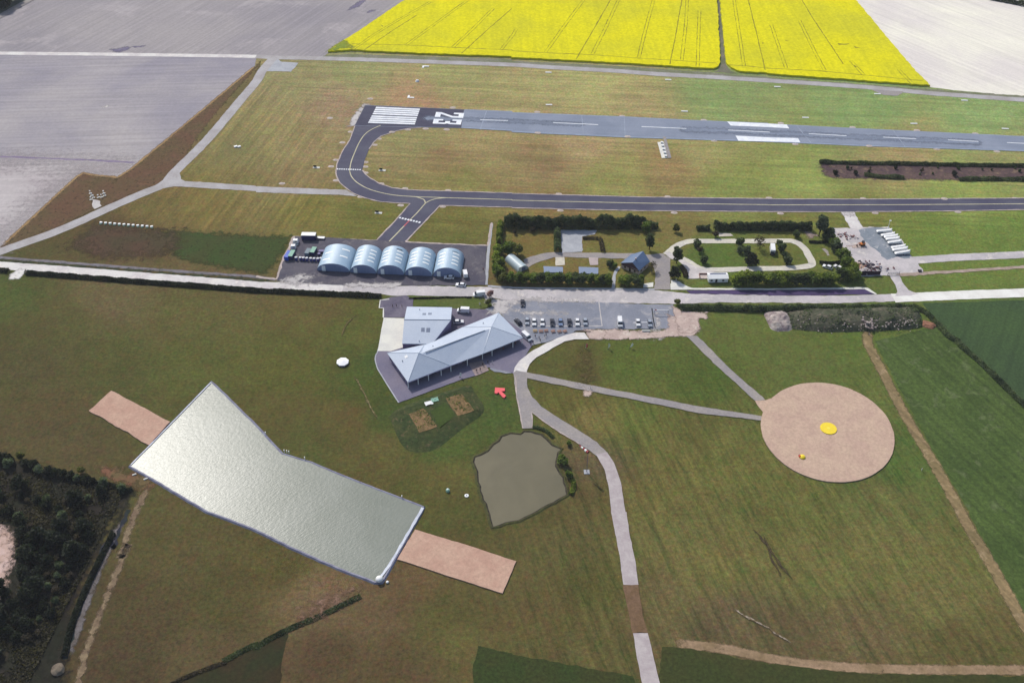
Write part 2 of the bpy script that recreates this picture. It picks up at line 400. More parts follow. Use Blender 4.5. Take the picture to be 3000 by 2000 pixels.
def build_ground():
    x0, x1, y0, y1, st = -470, 470, 120, 860, 4.0
    nx, ny = int((x1 - x0) / st) + 1, int((y1 - y0) / st) + 1
    vs = [(x0 + i * st, y0 + j * st, 0) for j in range(ny) for i in range(nx)]
    fs = [(j * nx + i, j * nx + i + 1, (j + 1) * nx + i + 1, (j + 1) * nx + i) for j in range(ny - 1) for i in range(nx - 1)]
    n0 = len(vs); X = 9000
    xe, ye = x0 + (nx - 1) * st, y0 + (ny - 1) * st
    vs += [(-X, -X, 0), (X, -X, 0), (X, X, 0), (-X, X, 0)]
    c00, c10, c11, c01 = 0, nx - 1, nx * ny - 1, nx * (ny - 1)
    fs += [(n0, n0 + 1, c10, c00), (n0 + 1, n0 + 2, c11, c10), (n0 + 2, n0 + 3, c01, c11), (n0 + 3, n0, c00, c01)]
    me = bpy.data.meshes.new('ground'); me.from_pydata(vs, [], fs)
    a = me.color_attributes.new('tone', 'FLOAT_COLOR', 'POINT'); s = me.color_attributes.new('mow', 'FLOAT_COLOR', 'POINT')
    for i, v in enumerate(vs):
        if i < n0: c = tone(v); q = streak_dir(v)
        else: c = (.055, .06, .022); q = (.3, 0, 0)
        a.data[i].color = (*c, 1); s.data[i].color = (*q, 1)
    m, nt, b = new_mat('grassland')
    geo = nd(nt, 'ShaderNodeNewGeometry').outputs['Position']
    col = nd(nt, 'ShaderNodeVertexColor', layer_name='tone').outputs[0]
    mow = nd(nt, 'ShaderNodeSeparateColor'); nt.links.new(nd(nt, 'ShaderNodeVertexColor', layer_name='mow').outputs[0], mow.inputs[0])
    # dry and lush patches
    hs = nd(nt, 'ShaderNodeHueSaturation'); hs.inputs['Saturation'].default_value = .92
    nt.links.new(ramp(nt, noise_tex(nt, .05, 6, .7, geo, .4), .3, .7, .487, .513), hs.inputs['Hue']); nt.links.new(col, hs.inputs['Color'])
    col = hs.outputs[0]
    col = mixc(nt, 1.0, col, ramp(nt, noise_tex(nt, .07, 6, .72, geo, .5), .28, .72, .84, 1.16), 'MULTIPLY')
    for k, (ang, sc, am) in enumerate(((RUN, (.010, .34, 1), .24), (TRK, (.009, .40, 1), .22), (DIA, (.022, .42, 1), .24))):
        sv = scaled_vec(nt, geo, ang, sc)
        f = ramp(nt, noise_tex(nt, 1.0, 5, .66, sv, .15), .3, .7, 1 - am, 1 + am)
        col = mixc(nt, mow.outputs[k], col, mixc(nt, 1.0, col, f, 'MULTIPLY'))
        g2 = ramp(nt, noise_tex(nt, 1.0, 6, .75, scaled_vec(nt, geo, ang, (sc[0] * 2.2, sc[1] * .9, 3)), .3), .50, .64, 0, (.8, 1.0, .9)[k])
        mu = nd(nt, 'ShaderNodeMath', operation='MULTIPLY'); nt.links.new(g2, mu.inputs[0]); nt.links.new(mow.outputs[k], mu.inputs[1])
        tint = mixc(nt, 1.0, col, ((1.24, 1.14, 1.08), (1.36, 1.24, 1.14), (.58, .76, .66))[k], 'MULTIPLY')
        col = mixc(nt, mu.outputs[0], col, tint)
    # thatch: brown, straw and green tufts of many sizes
    col = mixc(nt, ramp(nt, noise_tex(nt, .16, 6, .76, geo, .6),   .46, .62, 0, .7), col, mixc(nt, 1.0, col, (1.16, 1.0, 1.08), 'MULTIPLY'))
    col = mixc(nt, ramp(nt, noise_tex(nt, .24, 6, .78, scaled_vec(nt, geo, .7), .8), .54, .66, 0, .85), col, mixc(nt, 1.0, col, (.74, .90, .68), 'MULTIPLY'))
    col = mixc(nt, ramp(nt, noise_tex(nt, .42, 5, .78, scaled_vec(nt, geo, 1.9)), .57, .68, 0, .8), col, mixc(nt, 1.0, col, (1.42, 1.26, 1.2), 'MULTIPLY'))
    for sc_, lo_, hi_ in ((.30, .74, 1.28), (.9, .72, 1.30)):
        n_ = nd(nt, 'ShaderNodeTexNoise', i_Scale=sc_, i_Detail=4, i_Roughness=.75); nt.links.new(geo, n_.inputs['Vector'])
        sp = nd(nt, 'ShaderNodeSeparateColor'); nt.links.new(n_.outputs[1], sp.inputs[0]); cb = nd(nt, 'ShaderNodeCombineColor')
        for q in range(3): nt.links.new(ramp(nt, sp.outputs[q], .28, .72, lo_, hi_), cb.inputs[q])
        col = mixc(nt, .5, col, mixc(nt, 1.0, col, cb.outputs[0], 'MULTIPLY'))
    g = noise_tex(nt, .7, 5, .82, geo)
    col = mixc(nt, 1.0, col, ramp(nt, g, .27, .73, .52, 1.52), 'MULTIPLY')
    nt.links.new(col, b.inputs['Base Color']); b.inputs['Roughness'].default_value = 1; b.inputs['Specular IOR Level'].default_value = .05
    add_bump(nt, b, g, .5, .35)
    return tag(link('ground', me, m), None, None, None, 'structure')
build_ground()
# ---------------------------------------------------------------- surfaces
SOIL = surf('mauve_ploughed_soil', (168, 161, 160), (152, 146, 150), big=.008, fine=.5, amt=.10, streak=R(64), streaks=.12, c3=(178, 170, 170))  # broad tone patches put cloud shading into the soil colour
SOIL2 = surf('pale_mauve_soil', (152, 147, 156), (178, 171, 170), big=.0075, fine=.5, amt=.10, streak=R(3), streaks=.13)
SOIL3 = surf('bleached_soil', (196, 188, 186), (182, 172, 172), big=.03, fine=.5, amt=.09, streak=R(3), streaks=.15)
CHALK = surf('chalky_field', (246, 241, 222), (228, 220, 212), big=.010, fine=.5, amt=.06, streak=R(128), streaks=.10, k=1.25)
RAPE = surf('rapeseed_bloom', (232, 222, 8), (212, 206, 40), big=.016, fine=.55, amt=.17, streak=R(92), streaks=.06, rough=1, spec=.05, bump=.5, lo=.42, hi=.64)
RAPE_SIDE = surf('rapeseed_stalks', (120, 134, 40), (100, 110, 40), big=.2, amt=.3)
TRAM = surf('wheel_track', (172, 164, 24), (124, 120, 36), big=.12, fine=.5, amt=.3, lo=.35, hi=.65)
VERGE = surf('verge_grass', (136, 134, 118), (118, 124, 90), big=.08, fine=.7, amt=.25)
ASPH_OLD = surf('worn_asphalt', (134, 143, 160), (146, 154, 170), big=.03, fine=1.2, amt=.08, streak=RUN, streaks=.06, rough=.85)
ASPH_NEW = surf('fresh_asphalt', (66, 65, 86), (80, 80, 98), big=.05, fine=1.4, amt=.10, rough=.8, c3=(76, 78, 92))
ASPH_TAXI = surf('taxiway_asphalt', (78, 77, 97), (90, 90, 106), big=.05, fine=1.4, amt=.10, rough=.8, streak=RUN, streaks=.05)
ASPH_APRON = surf('apron_asphalt', (84, 81, 94), (102, 98, 106), big=.08, fine=1.2, amt=.14, c3=(124, 118, 120))
ASPH_PARK = surf('car_park_asphalt', (134, 138, 150), (150, 152, 162), big=.07, fine=1.2, amt=.10, c3=(172, 170, 172))
PAVE = surf('terrace_asphalt', (120, 116, 136), (132, 126, 142), big=.09, fine=1.3, amt=.10)
GRAVEL = surf('grey_gravel', (188, 184, 184), (172, 166, 164), big=.08, fine=1.0, amt=.12)
GRAVEL2 = surf('path_gravel', (154, 148, 148), (166, 158, 152), big=.1, fine=1.1, amt=.14)
LIME = surf('limestone_road', (232, 228, 222), (214, 206, 204), big=.09, fine=.9, amt=.08, c3=(240, 232, 222))
LIMEDULL = surf('dusty_road', (210, 202, 202), (190, 184, 184), big=.07, fine=.9, amt=.10, c3=(222, 214, 206))
SAND = surf('sandy_gravel', (206, 184, 172), (190, 168, 158), big=.1, fine=.9, amt=.10, c3=(218, 204, 190))
PEA = surf('pea_gravel', (197, 167, 148), (205, 177, 154), big=.12, fine=1.0, amt=.16, bump=.3)
PEA2 = surf('pea_gravel_pink', (194, 156, 136), (202, 167, 145), big=.15, fine=1.0, amt=.15, bump=.3)
CONC = surf('pale_concrete', (236, 234, 222), (224, 222, 214), big=.15, fine=1.2, amt=.05)
CONC2 = surf('grey_concrete', (186, 188, 192), (172, 174, 180), big=.2, fine=1.2, amt=.10)
WPATH = surf('white_path_concrete', (194, 184, 182), (180, 168, 168), big=.25, fine=1.2, amt=.08)
WHITE = surf('road_marking_white', (244, 246, 248), (226, 230, 236), big=.3, fine=1.5, amt=.06, rough=.7, k=1.2)
YLINE = surf('taxi_line_paint', (214, 208, 176), (196, 190, 160), big=.3, fine=1.5, amt=.10)
REDL = surf('red_line_paint', (206, 110, 116), None, big=.3, amt=.1)
EDGE = surf('gravel_edging', (200, 184, 176), (178, 164, 158), big=.2, fine=.8, amt=.2)
REDGRASS = surf('russet_rough_grass', (102, 74, 52), (96, 80, 50), big=.05, fine=.6, amt=.35, c3=(116, 84, 62))
GOLD = surf('golden_dry_grass', (168, 138, 94), (146, 116, 78), big=.06, fine=.6, amt=.2)
DARKGR = surf('dark_mown_grass', (56, 76, 26), (66, 70, 30), big=.05, fine=.8, amt=.35)
DARKGR2 = surf('dark_crop', (52, 66, 26), (60, 64, 28), big=.08, fine=.9, amt=.45)
OLIVE2 = surf('olive_strip', (66, 66, 30), (58, 66, 28), big=.06, fine=.8, amt=.4)
CROP = surf('young_crop', (78, 96, 44), (68, 86, 38), big=.05, fine=.7, amt=.40, streak=R(115), streaks=.22, c3=(94, 106, 66))
CROP2 = surf('blue_green_crop', (66, 88, 48), (60, 80, 48), big=.03, fine=.8, amt=.32, streak=R(60), streaks=.15)
TAN = surf('tan_stubble_strip', (148, 126, 90), (130, 114, 78), big=.07, fine=.7, amt=.25, c3=(164, 142, 108), streak=R(115), streaks=.25)
TANB = surf('tan_track', (160, 134, 106), (138, 116, 86), big=.08, fine=.7, amt=.25)
BRGAP = surf('worn_turf_track', (124, 98, 76), (114, 90, 64), big=.2, fine=.9, amt=.2)
DITCH = surf('ditch_bottom', (46, 46, 62), (40, 50, 44), big=.1, fine=.9, amt=.3)
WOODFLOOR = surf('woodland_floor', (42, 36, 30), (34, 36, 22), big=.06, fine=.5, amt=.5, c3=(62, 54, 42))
HEATH = surf('heath_soil', (104, 84, 78), (84, 66, 70), big=.07, fine=.6, amt=.35, c3=(134, 112, 92))
EARTH = surf('bare_garden_earth', (140, 112, 78), (112, 94, 60), big=.3, fine=.9, amt=.4, c3=(78, 82, 44))
BANK = surf('rough_bank_grass', (70, 76, 40), (54, 68, 34), big=.15, fine=.7, amt=.4, c3=(98, 88, 60))
LAWN = surf('clipped_lawn', (58, 74, 26), (66, 82, 32), big=.1, fine=.8, amt=.3)
LAWN2 = surf('roadside_lawn', (80, 98, 36), (92, 100, 46), big=.1, fine=.8, amt=.3)
DUST = surf('pale_dust', (206, 200, 196), (192, 186, 184), big=.1, fine=.8, amt=.1)
# ---------------------------------------------------------------- fields
sheet('ploughed_field', 'A-2600,460 -900,475 0,486 1200,499 2352,516 B0,517 300,522 620,528 660,490 900,330 1150,160 1390,0 C0,-420 A2000,-420 A-2400,-300', SOIL, jit=.3)
sheet('ploughed_field', 'A0,500 1200,512 2352,532 2352,600 1950,940 1600,1230 1200,1560 E1080,62 900,45 760,20 700,62 560,190 430,310 300,430 150,570 30,690 0,704 -900,1200 A-3000,1568 A-2600,470', SOIL2, jit=.5)
sheet('ploughed_field', 'A-2600,1440 0,1440 700,1462 1250,1496 E1080,62 900,45 760,20 700,62 560,190 430,310 300,430 150,570 30,690 0,704 -900,1200 A-3000,1568', SOIL3, soft=45, rag=.5)
ribbon('field_path', 'A-600,1436 0,1440 400,1455 800,1470 1240,1494', 1.3, surf('plough_headland', (138, 124, 150), None, amt=.15), jit=.5)
sheet('ploughed_field', 'D790,0 950,190 1150,430 1330,640 1490,803 1700,830 2352,888 5200,1150 5600,-400 500,-420', CHALK, jit=.3)
sheet('verge', 'B620,512 900,500 1500,520 2352,545 C0,560 1000,610 1850,670 2352,710 D0,712 800,770 1500,822 2352,882 D3600,990 3600,1010 2352,910 900,795 0,735 C2352,735 1300,678 0,592 B2352,590 1200,550 600,532', VERGE, jit=.6)
# stain marks on the ploughed field
for s_ in ('A1010,455 1150,435 1350,415 1340,430 1200,440 1150,470 1100,485 1040,475', 'B840,100 880,60 960,5 1010,-10 1000,20 940,70 870,90', 'B1010,125 1050,95 1100,90 1090,108'):
    sheet('soil_stain', s_, surf('dark_soil_stain', (112, 106, 130), (130, 122, 142), big=.2, amt=.2), jit=1.0, soft=3)
sheet('soil_patch', 'A935,985 985,970 990,980 950,992', LIME, jit=.4, soft=3)
def crop(poly):
    o = sheet('rapeseed_crop', poly, RAPE, z=1.25, jit=.5, kind='stuff', thick=1.22)
    return o
crop('B1390,0 1150,160 900,330 700,452 660,486 880,468 1100,485 1600,507 2352,532 C0,541 600,571 1000,592 1400,616 1850,645 1890,622 1912,588 1905,400 1890,150 1880,0 1850,-420 -300,-420')
crop('C1908,0 1930,250 1955,500 1965,590 2010,632 2080,668 2340,683 D0,690 700,742 1100,770 1450,797 1488,800 1330,640 1150,430 950,190 790,0 D500,-420 C1880,-420')
sheet('field_path', 'C1884,-420 1884,0 1895,200 1915,420 1922,590 1890,650 1850,662 2080,684 2010,655 1965,600 1950,450 1925,200 1906,0 1890,-420', surf('farm_track', (128, 122, 108), (108, 112, 84), big=.1, amt=.25), jit=.2)
sheet('crop_margin', 'B660,486 720,440 800,385 840,400 900,455 760,472', surf('green_rape_edge', (126, 146, 44), (146, 152, 40), big=.1, amt=.3), z=1.27, jit=.8, soft=4)
def tram(lines):
    bm = B()
    for s_ in lines:
        two = s_[0] == '2'
        l = pts(s_[1:], 1.25)
        for p in l: p.z = 0
        for off in ((-1.0, 1.0) if two else (0,)):
            ribbon_bm(bm, offset_line(dense(l, 6, 0, 0, False), off) if off else l, .42 if two else .7, 1.262, .25)
    tag(link('tramline', flat_mesh(bm, 'tramline'), TRAM), None, None, None, 'structure')
tram(['2C310,480 480,240 660,0', '2C740,495 850,280 980,0', '2C1165,530 1215,320 1300,0', '1C590,545 740,290 905,0', '1C1450,590 1500,350 1560,0', '2C1560,550 1600,200 1610,0',
      '2C1705,632 1712,400 1722,100', '2C2132,610 2085,300 2040,0', '1C2325,640 2250,320 2170,0', '2D165,625 95,420 30,230', '2D520,645 430,480 290,190', '2D880,690 760,560', '1D690,590 540,360 400,150 310,0',
      '2D1330,775 1200,640', '2B880,462 1100,310 1300,190 1600,20', '2B1385,412 1700,180 1950,0', '2B1810,435 1990,270 2180,80', '1B980,472 1250,285 1480,140', '1B1890,492 2110,290 2352,80',
      '2B2250,460 2352,335 C40,270', '1B880,405 1380,415 1820,438 2352,462 C0,468 300,487 740,505 1150,535 1600,562 1880,582', '1C1990,598 2140,606 D0,628 500,655 880,690 1330,735 1420,742'])
for s_ in ('D640,412 690,425 740,420 700,435 655,432', 'D780,440 850,462 800,458', 'D785,615 815,635 800,638', 'D150,385 185,388 165,394', 'C2290,405 2310,412 2300,425', 'B1140,250 1170,255 1160,265'):
    sheet('crop_gap', s_, TRAM, z=1.275, jit=.8)
# ---------------------------------------------------------------- rough grass with drawn edges
sheet('rough_grass', 'A2352,604 B60,545 A2352,735 2100,1010 1900,1275 1600,1562 E1560,60 1510,110 1100,275 860,365 400,590 50,722 0,706 30,692 300,432 560,192 700,64 760,22 900,47 1080,64 1200,0 A1600,1232 1950,942', REDGRASS, jit=.4, soft=2.5)
ribbon('dry_grass_fringe', 'E0,700 30,688 150,570 300,430 430,310 560,190 700,62 760,22 900,46 1080,62 A1200,1556 1600,1228 1950,938 2352,600', 1.8, GOLD, jit=.3, smooth=0, rag=.8, soft=1.6)
sheet('rough_grass', 'A2330,640 2352,620 B40,560 A2340,760 2120,1000 1900,1270 1700,1450 1760,1330 1960,1060', surf('olive_verge', (116, 98, 58), (100, 92, 50), big=.05, amt=.25), jit=1, soft=2.5)
sheet('mown_grass', 'E1400,535 1900,570 2352,592 F40,598 330,602 300,680 150,900 60,945 E2352,940 1800,850 1640,800 1500,700', DARKGR, jit=1.2, soft=6)
sheet('rough_grass', 'E880,480 1400,535 1620,560 1640,720 1400,800 900,800 620,700', surf('umber_grass', (84, 62, 44), (74, 64, 40), big=.06, amt=.35), jit=3, soft=14)
# heath plot
sheet('heath', 'D470,1482 1200,1500 2352,1512 3200,1520 3200,1568 H3200,100 2352,95 1200,82 560,70 500,15', HEATH, jit=1.0, soft=4)
# crops on the right
sheet('crop_field', 'L985,0 H1500,1440 1580,1370 1560,1340 L1700,0 2352,610 L5200,3000 P4000,1568 2900,1568 2352,955 2150,600 1940,200 1840,0 L1850,1568 1620,1180 1460,900 1280,560 1120,270', CROP, jit=.4)
sheet('crop_field', 'H1420,1215 2352,1190 4500,1120 L5200,1600 2352,600 1700,-10 H1640,1500', CROP2, jit=.4)
ribbon('stubble_strip', 'H940,1425 L915,5 1030,235 1180,530 1370,865 1540,1145 1770,1568 P1860,165 2010,415 2105,580 2352,1022 2650,1500', 4.6, TAN, jit=.25, smooth=4, soft=1.6, rag=.9)
ribbon('stubble_strip', 'O1440,1200 1700,1222 2000,1262 2340,1336 P300,1384 600,1412 1000,1437 2352,1450 3000,1450', 3.6, TANB, jit=.2, smooth=4, soft=1.2, rag=.9)
sheet('crop_field', 'O1380,1232 1450,1230 1700,1264 2352,1382 P0,1392 600,1452 1000,1484 2352,1502 3000,1502 3000,1900 O1300,1900 1350,1500', OLIVE2, jit=.4)
sheet('crop_field', 'N2040,1230 2352,1292 O0,1300 600,1412 1110,1502 1180,1700 N1990,1900 2000,1400', DARKGR2, jit=.4)
sheet('crop_field', 'N300,1085 230,1400 220,1900 M1500,1900 1560,1568 2000,1420 2352,1240 N0,1260', surf('dark_brown_grass', (58, 48, 26), (46, 50, 24), big=.1, amt=.35), jit=.6)
# ---------------------------------------------------------------- wood in the corner
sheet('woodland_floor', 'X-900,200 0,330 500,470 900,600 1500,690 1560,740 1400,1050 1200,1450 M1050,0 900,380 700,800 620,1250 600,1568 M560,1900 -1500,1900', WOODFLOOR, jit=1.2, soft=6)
sheet('sand_clearing', 'X-500,1120 0,1140 90,1200 150,1330 165,1568 M130,200 120,380 60,600 30,800 -300,900', surf('pale_sand', (214, 186, 176), (196, 166, 150), big=.15, amt=.1), jit=1.5, soft=5)
ribbon('farm_track', 'X1720,650 1650,800 1560,980 1480,1200 1380,1500 M1180,300 1020,680 880,1020 760,1400 700,1700', 2.4, surf('dry_track', (142, 124, 96), (118, 98, 78), big=.2, amt=.3), jit=1.0, soft=1.8)
ribbon('farm_track', 'M1130,60 1000,330 900,560 800,820 720,1050 640,1330', 2.6, surf('grey_stony_track', (118, 112, 112), (98, 90, 84), big=.2, amt=.25), jit=.7, soft=1.8)
ribbon('ditch', 'X1480,950 1380,1150 1300,1400 M1000,250 860,560 740,860 660,1120 600,1350', 1.6, DITCH, jit=.8)
sheet('dry_grass_patch', 'X1120,450 1300,470 1560,530 1740,600 1760,700 1640,760 1560,680 1200,580', surf('russet_bank', (126, 88, 66), (108, 92, 60), big=.2, amt=.3), jit=1.5, soft=5)
# ---------------------------------------------------------------- roads and paths
ribbon('perimeter_road', 'A-2600,470 -900,479 0,491 600,497 1200,504 2352,521', 4.6, LIME, smooth=0)
ribbon('perimeter_road', 'A2352,521 B200,531 600,538 1200,556 2352,597 C400,623 900,650 1300,680 1700,702 2352,742 D400,768 900,803 1500,860 2352,920 3600,1010', 5.4, GRAVEL, smooth=0)
sheet('lay_by', 'D955,825 1000,850 1060,875 1190,882 1225,862 1245,842', GRAVEL2, jit=.3)
sheet('hardstanding', 'B150,528 200,545 240,570 390,580 355,625 320,660 92,656 20,700', CONC2, jit=.3)
ribbon('perimeter_road', 'B165,532 60,650 A2352,755 2200,935 1900,1290 1620,1568 E1575,55 1490,135 1300,215 1080,310 870,405 640,510 400,605 150,690 0,745 -400,880', 6.2, GRAVEL, smooth=4)
sheet('perimeter_road', 'E1520,60 1610,0 1650,30 1665,80 1700,97 2352,140 F0,146 830,178 930,235 760,225 0,200 E2352,190 1700,150 1600,146 1480,170', GRAVEL, jit=.25)
sheet('hardstanding', 'E855,265 900,270 935,325 870,355 840,310', DUST, jit=.6)
ribbon('drainage_strip', 'E-400,760 0,800 500,838 1200,893 2352,975 F60,985 180,1000', 2.0, surf('grey_strip', (134, 128, 134), (116, 110, 112), big=.2, amt=.2), jit=.4, smooth=0)
sheet('rough_grass', 'E-400,800 0,815 500,853 1200,907 2352,990 F150,1005 190,1022 E2352,1022 1200,935 500,880 0,843 -400,810', surf('ditch_grass', (66, 76, 50), (54, 62, 44), big=.1, amt=.35), jit=.4, soft=2.5)
sheet('main_road', 'E-900,790 0,848 600,893 1200,940 1800,985 2352,1030 F400,1046 900,1060 1500,1060 2100,1070 2352,1085 G0,1092 600,1094 1300,1096 1640,1132 2352,1145 H0,1150 600,1150 1000,1142 1350,1128 1800,1108 2352,1085 3400,1040 3400,1110 2352,1160 1800,1180 1400,1190 700,1218 0,1214 G2352,1214 1900,1212 1480,1225 800,1212 100,1200 F2352,1215 2250,1180 2000,1158 1400,1148 1250,1150 1160,1132 800,1112 0,1086 E2352,1082 1200,990 600,940 0,897 -900,835', LIMEDULL, jit=.35)
ribbon('main_road', 'E-900,812 0,872 600,916 1200,964 1800,1010 2352,1055 F0,1057 400,1068 800,1078', 6.0, LIME, smooth=0, jit=.25)
ribbon('main_road', 'H1150,1172 1400,1160 1800,1142 2352,1122 3400,1075', 6.4, surf('bright_limestone', (246, 244, 236), (232, 228, 220), big=.1, amt=.05), smooth=0)
sheet('field_entrance', 'E180,900 235,905 220,945 170,1000 80,1000 100,950', LIME, jit=.5, soft=2.0)
sheet('hardstanding', 'G1600,1100 2352,1100 H900,1092 935,1108 985,1135 500,1146 0,1148 G2352,1142 1640,1132', surf('violet_asphalt', (86, 70, 110), (76, 66, 98), big=.1, amt=.12), jit=.15)
sheet('pavement', 'G1455,1040 1520,1035 1650,1078 2352,1082 H0,1082 880,1072 920,1078 1000,1134 985,1138 890,1090 H0,1096 G2352,1096 1600,1094 1455,1094', CONC, jit=.15)
ribbon('pavement', 'F2130,1060 2352,1075 G0,1078 400,1082 1310,1090', 1.2, CONC2, smooth=0, jit=.1)
# lot on the right
sheet('gravel_yard', 'V215,360 480,362 460,330 390,190 350,130 530,120 580,220 660,345 860,345 1060,340 1130,420 1260,560 1400,760 1430,815 1500,890 1590,1035 1250,1075 1050,1085 640,1105 600,1030 540,900 460,740 330,620 250,500', LIMEDULL, jit=.6)
sheet('apron', 'V600,370 860,350 1060,350 1130,430 1260,570 1400,770 1420,810 1300,830 1180,800 1050,860 900,720 740,600 620,480', surf('yard_asphalt', (126, 136, 146), (146, 152, 160), big=.12, amt=.12, c3=(186, 186, 188)), jit=.8)
sheet('sand_patch', 'V440,640 560,610 700,625 690,660 520,670', SAND, jit=1, soft=3)
sheet('sand_patch', 'V540,880 640,890 680,960 640,1000 580,970', surf('ochre_sand', (206, 164, 138), None, amt=.15), jit=.8, soft=3)
sheet('taxi_link', 'V325,105 400,100 530,100 540,130 600,250 660,345 560,360 480,360 390,190', LIME, jit=.5)
ribbon('dust_track', 'V470,20 440,70 430,120 480,200', 3.0, DUST, jit=1.2, soft=6)
ribbon('access_track', 'H1320,825 1700,800 2352,772 3400,720', 5.6, LIMEDULL, smooth=0)
ribbon('field_path', 'H1180,962 1500,940 1900,915 2352,885 3400,820', 2.2, surf('pink_path', (182, 162, 150), (164, 146, 130), big=.2, amt=.2), smooth=0, jit=.4)
sheet('access_track', 'H1120,965 1200,960 1245,1050 1290,1095 1380,1130 1300,1150 1160,1150 1190,1110 1170,1050', LIMEDULL, jit=.3)
# compound paths
sheet('compound_drive', 'S510,760 500,700 600,655 800,610 900,605 1000,612 1500,615 1740,620 1900,620 2110,640 2270,620 2352,690 U110,615 190,690 190,740 195,1080 0,1085 S2165,1080 2180,860 2130,740 1740,690 1450,678 1300,678 1000,668 880,672 720,720 600,775 560,800', GRAVEL2, jit=.3)
sheet('concrete_pad', 'S960,322 1430,325 1400,380 1245,410 1245,608 985,612 975,450', CONC2, jit=.4)
sheet('concrete_pad', 'S900,670 1018,670 1018,770 905,780', surf('straw_slab', (222, 214, 196), None, big=.3, amt=.08), jit=.15)
sheet('concrete_pad', 'S1325,672 1447,678 1450,770 1345,775', surf('pink_slab', (196, 180, 176), None, big=.3, amt=.08), jit=.15)
ribbon('foot_path', 'S1720,790 1665,870 1650,960 1640,1070', 1.5, CONC2, jit=.2)
sheet('pavement', 'S2022,1010 2155,990 2150,1050 2022,1060', CONC, jit=.1)
ribbon('loop_road', 'U140,640 230,560 330,500 450,468 650,466 1000,466 1300,466 1550,462 1720,462 1830,500 1910,570 1960,660 2000,740 1990,770 1880,795 1700,808 1400,815 1100,822 800,832 620,825 520,790 440,740 340,690', 3.7, surf('loop_lime', (222, 216, 196), (208, 202, 192), big=.12, amt=.08, c3=(230, 226, 212)), smooth=5)
sheet('loop_road', 'U110,610 180,595 250,640 330,700 420,740 540,800 640,835 800,850 700,870 570,880 560,940 420,945 400,870 360,780 300,720 190,690', surf('loop_pad', (220, 212, 208), None, big=.2, amt=.08), jit=.3)
sheet('pavement', 'U200,960 300,980 350,1010 440,1060 400,1085 195,1085', CONC, jit=.2)
sheet('concrete_pad', 'U790,362 960,366 990,400 810,405', surf('straw_slab2', (216, 206, 190), None, amt=.1), jit=.3)
ribbon('foot_path', 'U2150,560 2180,600 2210,650', 1.6, GRAVEL2, jit=.4)
sheet('rubble_patch', 'U1900,340 2000,350 2060,390 1980,430 1930,400', surf('pink_rubble', (170, 150, 140), None, amt=.2), jit=.8, soft=3)
ribbon('drainage_strip', 'F2165,490 2140,690 2125,860 2115,1050', 1.5, CONC2, smooth=0, jit=.15)
# ---------------------------------------------------------------- runway, taxiway, apron
sheet('runway', 'B1000,968 1500,990 1920,1010 2352,1024 C0,1034 1050,1074 1700,1108 2352,1132 D0,1138 800,1180 2352,1255 3900,1330 3900,1475 2352,1393 1600,1367 900,1347 300,1320 C2352,1308 2050,1298 1050,1268 0,1218 B2352,1207 1880,1180 905,1158', ASPH_OLD, jit=.12)
ribbon('runway_shoulder', 'B1895,1176 2352,1199 C0,1210 1050,1260 2050,1292 D300,1316 900,1342 2352,1388 3800,1468', 1.1, surf('pale_shoulder', (158, 170, 188), None, big=.2, amt=.1), smooth=0, jit=.15)
ribbon('runway_shoulder', 'B1920,1011 2352,1026 C0,1037 1050,1077 1700,1110 D0,1141 800,1183 2352,1257 3800,1326', .7, surf('pale_shoulder', (158, 170, 188)), smooth=0, jit=.15)
sheet('runway_edge', 'B985,960 1040,962 1000,975 920,1155 850,1165 870,1110 900,1050 945,1010', DUST, jit=.7, soft=3)
TAXI_L = 'B908,1158 860,1290 790,1400 742,1510 736,1568 F735,30 748,75 770,112 830,165 900,213 1000,253 1150,289 1415,305'
TAXI_R = 'B1520,1172 1400,1182 1300,1202 1150,1252 1080,1310 1040,1370 1000,1470 975,1568 F985,5 1005,35 1040,65 1130,118 1250,158 1400,178 1800,192 2352,208 G0,212 1200,245 2352,260 H0,262 900,264 2352,255 3900,235'
TAXI_B = 'H3900,335 2352,359 1700,372 900,378 0,380 G2352,378 1200,371 0,344 F2352,340 1690,322'
def rev(s):
    out, cur = [], None
    for w_ in s.split():
        if w_[0].isalpha(): cur = w_[0]; w_ = w_[1:]
        out.append(cur + w_)
    return ' '.join(out[::-1])
sheet('taxiway', TAXI_L + ' F1270,465 1108,642 1240,668 1375,655 1480,545 ' + rev(TAXI_B) + ' ' + rev(TAXI_R) + ' B1200,1165', ASPH_TAXI, jit=.1)
sheet('runway_end', 'B1002,972 1500,992 1912,1011 1886,1178 1500,1168 908,1156', ASPH_NEW, jit=.1)
for s_ in ('F735,25 748,75 770,112 830,165 900,213 1000,253 1150,289 1415,305 1275,465 1108,640 1040,640 350,606', 'F1375,655 1480,545 1690,322 2352,339 G0,343 1200,370 2352,378 H0,380 680,380', 'H800,380 1700,372 2352,360 3900,336',
           'B975,1568 F985,5 1005,35 1040,65 1130,118 1250,158 1400,178 1800,191 2352,207 G0,211 1200,244 2352,259 H0,261 900,263 2352,254 3900,234', 'B908,1160 860,1290 790,1400 742,1510 736,1568 F735,25', 'B1520,1174 1400,1184 1300,1203 1150,1253 1080,1311 1040,1371'):
    ribbon('gravel_edging', s_, .65, EDGE, smooth=0, jit=.2)
sheet('apron', 'F350,605 700,618 1050,642 1110,638 1375,652 1415,658 2120,690 2110,870 2105,1055 1500,1056 900,1060 500,1040 190,1015 215,930 240,840 300,720', ASPH_APRON, jit=.2)
ribbon('gravel_edging', 'F1375,655 1420,660 2130,690 2165,480', 1.0, EDGE, smooth=0, jit=.3)
ribbon('gravel_edging', 'F350,603 300,720 240,840 190,1000 0,975', 1.4, EDGE, smooth=0, jit=.5)
